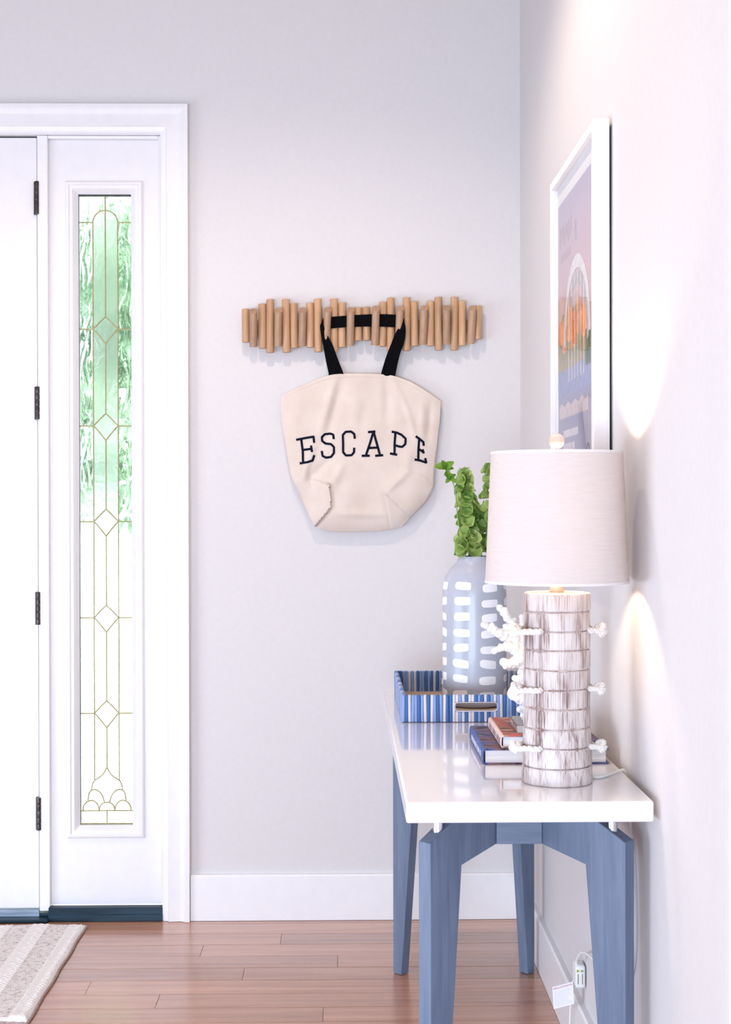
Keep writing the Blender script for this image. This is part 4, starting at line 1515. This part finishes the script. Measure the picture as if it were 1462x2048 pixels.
patch('printed_letter', [(0.93 + 0.055 * cos(2 * pi * i / 20), 0.20 + 0.045 * sin(2 * pi * i / 20)) for i in range(21)] + [(0.93 + 0.040 * cos(2 * pi * i / 20), 0.20 + 0.037 * sin(2 * pi * i / 20)) for i in range(20, -1, -1)], (0.02, 0.02, 0.04), 0.0006)
rect('printed_letter', 0.80, 0.82, 0.165, 0.215, (0.02, 0.02, 0.04), 0.0006)
obj('glass', box(-0.0315, -0.0295, FY0 + fw, FY1 - fw, FZ0 + fw, FZ1 - fw), M['glass_pic'], pic, smooth=False)

# ---------------------------------------------------------------- peg coat rack


def rx(px):
    return -0.8832 + (px - 484) / 633.1


def rz(py):
    return 1.9662 - (py - 600) / 634.0


pegs = []
for q in ((22, 112, 215, 590, 'R'), (105, 195, 215, 640, 'S'), (205, 295, 158, 660, 'R'), (292, 385, 108, 706, 'R'), (383, 470, 208, 635, 'S'), (470, 565, 108, 704, 'R'), (565, 652, 153, 655, 'R'),
          (650, 740, 205, 632, 'S'), (742, 830, 148, 648, 'R'), (832, 917, 102, 698, 'R'), (922, 1010, 200, 630, 'S'), (1008, 1105, 102, 698, 'R'), (1100, 1193, 147, 648, 'R'), (1195, 1280, 202, 628, 'S'), (1283, 1370, 198, 572, 'R'), (1378, 1466, 196, 570, 'R')):
    pegs.append((480 + (q[0] + q[1]) / 2 * 0.1778, 580 + q[2] * 0.1778, 580 + q[3] * 0.1778, q[4]))
for q in ((122, 210, 185, 622, 'S'), (210, 298, 137, 637, 'R'), (298, 388, 90, 690, 'R'), (390, 475, 185, 620, 'S'), (475, 568, 87, 684, 'R'), (568, 655, 132, 632, 'R'), (660, 745, 182, 612, 'S'), (745, 832, 128, 632, 'R'),
          (834, 928, 82, 680, 'R'), (930, 1014, 180, 608, 'S'), (1012, 1105, 82, 680, 'R'), (1105, 1192, 125, 628, 'R'), (1197, 1290, 182, 605, 'S'), (1284, 1368, 180, 556, 'R')):
    pegs.append((720 + (q[0] + q[1]) / 2 * 0.1778, 580 + q[2] * 0.1778, 580 + q[3] * 0.1778, q[4]))
rack = thing('peg_coat_rack', (-0.50, 0, 1.88), 'wall coat rack of round ash pegs in staggered lengths with folding hooks', 'coat rack')
obj('rail', box(rx(492), rx(960), -0.0165, -0.001, 1.868, 1.905), M['hook'], rack, smooth=False)
pr_ = 0.0126
prnd = random.Random(3)
for (px, ya_, yb_, kind) in pegs:
    x, z1, z0 = rx(px), rz(ya_), rz(yb_)
    if kind == 'R':
        yc = -0.0295
        h2 = z1 - z0
        g_ = lathe([(0, 0), (pr_ - 0.0016, 0), (pr_ - 0.0004, 0.0006), (pr_, 0.002), (pr_, h2 - 0.002), (pr_ - 0.0004, h2 - 0.0006), (pr_ - 0.0016, h2), (0, h2)], (x, yc, z0), 22)
        o = obj('peg', g_, M['peg'], rack, origin=(x, yc, (z0 + z1) / 2), angle=30)
        o.rotation_euler = (0, prnd.uniform(-0.015, 0.015), 0)
    else:
        # folding hook: slanted top, swung out at the top
        h2 = z1 - z0
        n = 22
        V = []
        for lev in range(2):
            for i in range(n):
                a = 2 * pi * i / n
                zz = 0 if lev == 0 else h2 - 0.009 * (1 - sin(a)) * 0.8     # front of the top cut lower
                V.append((x + (pr_ - 0.0004) * cos(a), (pr_ - 0.0004) * sin(a), zz))
        F = [tuple(range(n - 1, -1, -1)), tuple(range(n, 2 * n))] + [(i, (i + 1) % n, n + (i + 1) % n, n + i) for i in range(n)]
        base = Vector((x, -0.034, z0))
        R = Matrix.Rotation(radians(13), 3, 'X')
        Vw = [base + R @ Vector((v[0] - x, v[1], v[2])) for v in V]
        o = obj('hook', (Vw, F), M['hook'], rack, origin=base, angle=30)
        o.rotation_euler = (0, prnd.uniform(-0.02, 0.05), 0)

# ---------------------------------------------------------------- tote bag


def bx(a):                                         # bag drawing units -> metres
    return -0.7595 + ((540 + a * 0.26) - 562) / 637.2


def bz_(b):
    return 1.7315 - ((720 + b * 0.26) - 747) / 637.2


top_c = [(84, 268), (150, 236), (240, 195), (340, 152), (450, 114), (560, 101), (700, 100), (860, 105), (960, 120), (1080, 164), (1200, 233), (1318, 312)]
left_c = [(84, 268), (80, 340), (92, 500), (128, 740), (160, 900), (215, 1010), (262, 1120), (302, 1212), (342, 1282)]
right_c = [(1318, 312), (1310, 450), (1293, 600), (1276, 760), (1264, 880), (1254, 985), (1190, 1100), (1085, 1205), (1010, 1286)]
bot_c = [(342, 1282), (440, 1318), (560, 1324), (700, 1324), (820, 1320), (930, 1306), (1010, 1286)]


def curve_fn(pts):
    P = [Vector((bx(a), 0, bz_(b))) for a, b in pts]
    C = catmull(P, 12)
    L = [0]
    for a, b in zip(C, C[1:]):
        L.append(L[-1] + (b - a).length)

    def fn(t):
        s = t * L[-1]
        for i in range(len(L) - 1):
            if L[i + 1] >= s - 1e-12:
                f = (s - L[i]) / max(1e-9, L[i + 1] - L[i])
                p = C[i].lerp(C[i + 1], f)
                return p.x, p.z
        return C[-1].x, C[-1].z
    return fn


fT, fL, fR, fB = map(curve_fn, (top_c, left_c, right_c, bot_c))


def coons(u, v):
    t, b, l, r = fT(u), fB(u), fL(v), fR(v)
    c00, c10, c01, c11 = fT(0), fT(1), fB(0), fB(1)
    out = []
    for k in (0, 1):
        out.append((1 - v) * t[k] + v * b[k] + (1 - u) * l[k] + u * r[k]
                   - ((1 - u) * (1 - v) * c00[k] + u * (1 - v) * c10[k] + (1 - u) * v * c01[k] + u * v * c11[k]))
    return out


def seg_d(p, a, b):
    ax, az = bx(a[0]), bz_(a[1])
    dx, dz = bx(b[0]) - ax, bz_(b[1]) - az
    t = ((p[0] - ax) * dx + (p[1] - az) * dz) / (dx * dx + dz * dz)
    tc = max(0, min(1, t))
    qx, qz = ax + dx * tc, az + dz * tc
    side = (dx * (p[1] - az) - dz * (p[0] - ax))
    return sqrt((p[0] - qx) ** 2 + (p[1] - qz) ** 2), side, tc


# (from, to, height, width): + ridge, - valley
folds = [((565, 120), (430, 620), -0.0045, 0.014), ((500, 130), (385, 560), 0.0035, 0.013), ((660, 200), (640, 520), 0.0020, 0.02), ((900, 120), (905, 520), -0.0035, 0.015),
         ((950, 150), (1120, 590), 0.0050, 0.012), ((985, 240), (1075, 520), -0.0045, 0.010), ((760, 300), (700, 520), -0.002, 0.018), ((350, 600), (215, 1005), 0.0050, 0.013),
         ((470, 760), (300, 920), -0.0045, 0.014), ((560, 800), (470, 980), 0.0045, 0.014), ((300, 840), (330, 1010), -0.0035, 0.009), ((620, 870), (560, 1180), 0.002, 0.03),
         ((1080, 700), (1040, 850), 0.0035, 0.016), ((1240, 330), (1215, 640), -0.0030, 0.010), ((1180, 300), (1165, 620), 0.0025, 0.012), ((1060, 860), (880, 1010), 0.0045, 0.012),
         ((170, 420), (190, 760), 0.002, 0.02), ((830, 900), (760, 1150), -0.002, 0.03), ((480, 1180), (900, 1190), 0.003, 0.012), ((560, 130), (900, 135), 0.001, 0.02)]


def in_poly(p, poly):
    x, y = p
    c = False
    for (x1, y1), (x2, y2) in zip(poly, poly[1:] + poly[:1]):
        if (y1 > y) != (y2 > y) and x < (x2 - x1) * (y - y1) / (y2 - y1) + x1:
            c = not c
    return c


flapL = [(bx(a), bz_(b)) for a, b in ((200, 1000), (330, 915), (455, 958), (470, 1130), (342, 1284), (300, 1215))]
flapR = [(bx(a), bz_(b)) for a, b in ((880, 1025), (1060, 850), (1200, 900), (1262, 985), (1190, 1102), (1075, 1208))]
flapR2 = [(bx(a), bz_(b)) for a, b in ((880, 1030), (1075, 1208), (1010, 1290), (938, 1300))]


def bag_y(x, z, u, v):
    """distance of the front cloth from the wall"""
    pu = 1 - abs(2 * u - 1) ** 6
    pv = 1 - max(0, 2 * v - 1) ** 8
    y = 0.030 + 0.026 * pu * pv * (0.35 + 0.65 * min(1, v * 1.6))
    for a, b, hgt, w in folds:
        d, s, tc = seg_d((x, z), a, b)
        if d < 3 * w:
            y += hgt * 2.0 * exp(-(d / w) ** 2) * (0.25 + 0.75 * sin(pi * min(0.97, max(0.03, tc))))
    if in_poly((x, z), flapL):
        d, s, tc = seg_d((x, z), (455, 958), (470, 1130))
        d2, s2, tc2 = seg_d((x, z), (470, 1130), (342, 1284))
        y += 0.011 * exp(-(min(d, d2) / 0.055) ** 2)
    else:
        d, s, tc = seg_d((x, z), (455, 958), (470, 1130))
        d2, s2, tc2 = seg_d((x, z), (470, 1130), (342, 1284))
        if min(d, d2) < 0.02 and u < 0.6:
            y -= 0.006 * exp(-(min(d, d2) / 0.008) ** 2)
    if in_poly((x, z), flapR):
        d, s, tc = seg_d((x, z), (880, 1025), (1075, 1208))
        y += 0.003 + 0.004 * exp(-(d / 0.02) ** 2)
    if in_poly((x, z), flapR2):
        d, s, tc = seg_d((x, z), (880, 1030), (938, 1300))
        y += 0.003 * exp(-(d / 0.02) ** 2) - 0.002
    else:
        d, s, tc = seg_d((x, z), (880, 1030), (938, 1300))
        if d < 0.02:
            y -= 0.003 * exp(-(d / 0.007) ** 2)
    return -y


BN = 110
front, VB, FB_ = {}, [], []
for j in range(BN + 1):
    for i in range(BN + 1):
        u, v = i / BN, j / BN
        x, z = coons(u, v)
        front[i, j] = len(VB)
        VB.append((x, bag_y(x, z, u, v), z))
nf = len(VB)
for j in range(BN):
    for i in range(BN):
        FB_.append((front[i, j], front[i + 1, j], front[i + 1, j + 1], front[i, j + 1]))
w_ = BN + 1
bd = [i for i in range(BN)] + [j * w_ + BN for j in range(BN)] + [BN * w_ + i for i in range(BN, 0, -1)] + [j * w_ for j in range(BN, 0, -1)]
# a back sheet a little inside the outline, joined to the front at the sides and the bottom
ctr = (bx(700), bz_(720))
nb = len(VB)
for k in bd:
    x, y, z = VB[k]
    VB.append((ctr[0] + (x - ctr[0]) * 0.992, -0.012, ctr[1] + (z - ctr[1]) * 0.992 - (0.004 if k < BN else 0)))
mB = len(bd)
for k in range(mB):
    FB_.append((bd[k], nb + k, nb + (k + 1) % mB, bd[(k + 1) % mB]))
cidx = len(VB)
VB.append((ctr[0], -0.010, ctr[1]))
for k in range(mB):
    FB_.append((cidx, nb + (k + 1) % mB, nb + k))
bag = thing('tote_bag', (bx(700), -0.03, bz_(1324)), 'cream canvas tote bag printed ESCAPE hanging by black straps from the rack', 'bag')
obj('bag_body', (VB, FB_), M['canvas'], bag, angle=70)
# invert the mapping for points on the cloth (nearest cell of the front grid)


def cloth_y(x, z):
    best, by = 1e9, 0
    u, v = 0.5, 0.5
    for it in range(12):                           # Newton-like walk on the Coons patch
        px0, pz0 = coons(u, v)
        e = 1e-3
        ax, az = coons(min(1, u + e), v)
        cx_, cz_ = coons(u, min(1, v + e))
        a, b = (ax - px0) / e, (cx_ - px0) / e
        c, d = (az - pz0) / e, (cz_ - pz0) / e
        det = a * d - b * c
        if abs(det) < 1e-9:
            break
        rx_, rz_ = x - px0, z - pz0
        u = max(0, min(0.998, u + (d * rx_ - b * rz_) / det))
        v = max(0, min(0.998, v + (a * rz_ - c * rx_) / det))
        if abs(rx_) + abs(rz_) < 1e-5:
            break
    # bilinear on the mesh so that the print lies on it
    fi, fj = u * BN, v * BN
    i, j = min(BN - 1, int(fi)), min(BN - 1, int(fj))
    fi -= i
    fj -= j
    q = lambda a_, b_: VB[front[a_, b_]][1]
    return (1 - fj) * ((1 - fi) * q(i, j) + fi * q(i + 1, j)) + fj * ((1 - fi) * q(i, j + 1) + fi * q(i + 1, j + 1))


def stroke(points, w=18.0):
    """flat printed line on the cloth"""
    V, F = [], []
    P = []
    for (a, b), (c, d) in zip(points, points[1:]):
        n = max(1, int(sqrt((a - c) ** 2 + (b - d) ** 2) / 12))
        P += [(a + (c - a) * k / n, b + (d - b) * k / n) for k in range(n)]
    P.append(points[-1])
    for i, (a, b) in enumerate(P):
        q0, q1 = P[max(0, i - 1)], P[min(len(P) - 1, i + 1)]
        dx, dz = q1[0] - q0[0], q1[1] - q0[1]
        L = sqrt(dx * dx + dz * dz) or 1
        nx_, nz_ = -dz / L * w / 2, dx / L * w / 2
        ex = (dx / L * w * 0.25) * (-1 if i == 0 else 1 if i == len(P) - 1 else 0)
        ez = (dz / L * w * 0.25) * (-1 if i == 0 else 1 if i == len(P) - 1 else 0)
        for s in (1, 0, -1):
            X, Z = bx(a + nx_ * s + ex), bz_(b + nz_ * s + ez)
            V.append((X, cloth_y(X, Z) - 0.0013, Z))
    for i in range(len(P) - 1):
        for k in range(2):
            F.append((i * 3 + k, i * 3 + k + 1, i * 3 + 4 + k, i * 3 + 3 + k))
    return V, F


letters = [
    [[(238, 606), (250, 700), (252, 788)], [(203, 611), (270, 598), (333, 588)], [(333, 588), (338, 632)], [(250, 690), (318, 682)], [(314, 660), (321, 702)], [(230, 793), (290, 784), (326, 772)], [(326, 772), (338, 735)]],
    [[(489, 603), (484, 572), (460, 564), (420, 569), (398, 590), (399, 620), (426, 641), (468, 646), (490, 668), (490, 714), (468, 744), (430, 750), (403, 737), (397, 702)]],
    [[(651, 600), (647, 568), (622, 549), (581, 551), (559, 575), (561, 640), (561, 708), (582, 733), (625, 732), (645, 708), (646, 678)]],
    [[(793, 555), (768, 640), (737, 732)], [(797, 555), (820, 640), (845, 730)], [(757, 553), (806, 549)], [(757, 676), (828, 673)], [(708, 736), (762, 736)], [(812, 736), (865, 732)]],
    [[(965, 556), (958, 640), (957, 720)], [(940, 551), (975, 558), (1012, 575), (1043, 604), (1041, 645), (1016, 668), (990, 664), (962, 656)], [(926, 719), (973, 728)]],
    [[(1148, 608), (1142, 690), (1141, 764)], [(1125, 588), (1150, 606), (1180, 630)], [(1180, 628), (1183, 655)], [(1145, 685), (1178, 706)], [(1175, 690), (1183, 714)], [(1116, 766), (1160, 774), (1201, 788)], [(1203, 790), (1196, 758)]]]
for L_ in letters:
    obj('letter', join(*[stroke(s) for s in L_]), M['ink'], bag, smooth=False)


def seam(points, r=0.0009):
    P = []
    for (a, b), (c, d) in zip(points, points[1:]):
        n = max(1, int(sqrt((a - c) ** 2 + (b - d) ** 2) / 25))
        P += [(a + (c - a) * k / n, b + (d - b) * k / n) for k in range(n)]
    P.append(points[-1])
    return tube([(bx(a), cloth_y(bx(a), bz_(b)) - 0.0002, bz_(b)) for a, b in P], r, 6)


obj('hem', seam([(a, b + 26) for a, b in top_c[1:-1]], 0.0006), M['canvas'], bag)
obj('side_seam', seam([(a - 16, b) for a, b in right_c[1:-2]], 0.0008), M['canvas'], bag)
obj('corner_seam', seam([(885, 1035), (980, 1115), (1070, 1200)], 0.0009), M['canvas'], bag)


def ribbon(pairs, thick=0.0016, sub=8):
    """webbing through pairs of edge points"""
    A_ = catmull([p[0] for p in pairs], sub)
    B_ = catmull([p[1] for p in pairs], sub)
    V, F = [], []
    n = len(A_)
    for i in range(n):
        tan = (A_[min(n - 1, i + 1)] + B_[min(n - 1, i + 1)] - A_[max(0, i - 1)] - B_[max(0, i - 1)])
        nr = (B_[i] - A_[i]).cross(tan)
        nr = nr.normalized() * thick / 2 if nr.length > 1e-12 else Vector((0, thick / 2, 0))
        V += [A_[i] + nr, B_[i] + nr, B_[i] - nr, A_[i] - nr]
    for i in range(n - 1):
        for k in range(4):
            l = (k + 1) % 4
            F.append((i * 4 + k, i * 4 + l, (i + 1) * 4 + l, (i + 1) * 4 + k))
    F += [(3, 2, 1, 0), tuple(range(n * 4 - 4, n * 4))]
    return V, F


def sxy(a, b, y):                                  # strap drawing units -> metres
    return Vector((-0.7633 + ((460 + a * 0.3625) - 560) / 634.5, y, 1.9662 - ((570 + b * 0.3625) - 600) / 634.5))


yf_ = -0.0445
pairs = [(sxy(545, 520, -0.034), sxy(628, 520, -0.034)), (sxy(543, 488, -0.0375), sxy(624, 486, -0.0375)), (sxy(531, 430, -0.041), sxy(600, 425, -0.045)), (sxy(514, 340, -0.046), sxy(566, 335, -0.050)),
         (sxy(500, 262, -0.050), sxy(528, 260, -0.054)), (sxy(499, 225, -0.048), sxy(512, 208, -0.062)), (sxy(510, 232, -0.046), sxy(520, 184, -0.050)), (sxy(532, 246, yf_), sxy(535, 181, yf_)),
         (sxy(560, 243, yf_), sxy(560, 179, yf_)), (sxy(640, 237, yf_), sxy(640, 173, yf_)), (sxy(730, 233, yf_), sxy(730, 167, yf_)), (sxy(822, 233, yf_), sxy(822, 164, yf_)), (sxy(906, 237, yf_), sxy(906, 167, yf_)),
         (sxy(934, 240, -0.0455), sxy(932, 172, -0.0455)), (sxy(950, 230, -0.048), sxy(948, 182, -0.056)), (sxy(948, 218, -0.056), sxy(960, 205, -0.060)), (sxy(915, 265, -0.056), sxy(968, 252, -0.055)),
         (sxy(892, 320, -0.051), sxy(962, 312, -0.051)), (sxy(862, 395, -0.047), sxy(936, 390, -0.047)), (sxy(836, 480, -0.0395), sxy(914, 488, -0.0395)), (sxy(830, 520, -0.034), sxy(910, 525, -0.034))]
obj('strap', ribbon(pairs), M['strap'], bag, angle=60)

# ---------------------------------------------------------------- ceiling lights (above the frame)


def downlight(x, y, energy, label):
    t = thing('ceiling_downlight', (x, y, RZ), label, 'ceiling light', 'recessed ceiling lights')
    obj('trim_ring', lathe([(0.085, -0.001), (0.083, -0.006), (0.066, -0.006), (0.060, -0.001)], (x, y, RZ), 40, close=True), M['trim'], t)
    d = bpy.data.lights.new('downlight', 'SPOT')
    d.energy, d.color, d.spot_size, d.spot_blend, d.shadow_soft_size = energy, (1.0, 0.80, 0.64), radians(140), 0.55, 0.012
    o = bpy.data.objects.new('downlight', d)
    COL.objects.link(o)
    o.parent = t
    o.location = (0, 0, -0.02)


downlight(-0.80, -1.35, 56, 'round recessed ceiling light nearest the coat rack')
downlight(-2.2, -1.35, 30, 'round recessed ceiling light in front of the front door')
downlight(-0.80, -3.6, 30, 'round recessed ceiling light nearest the camera')
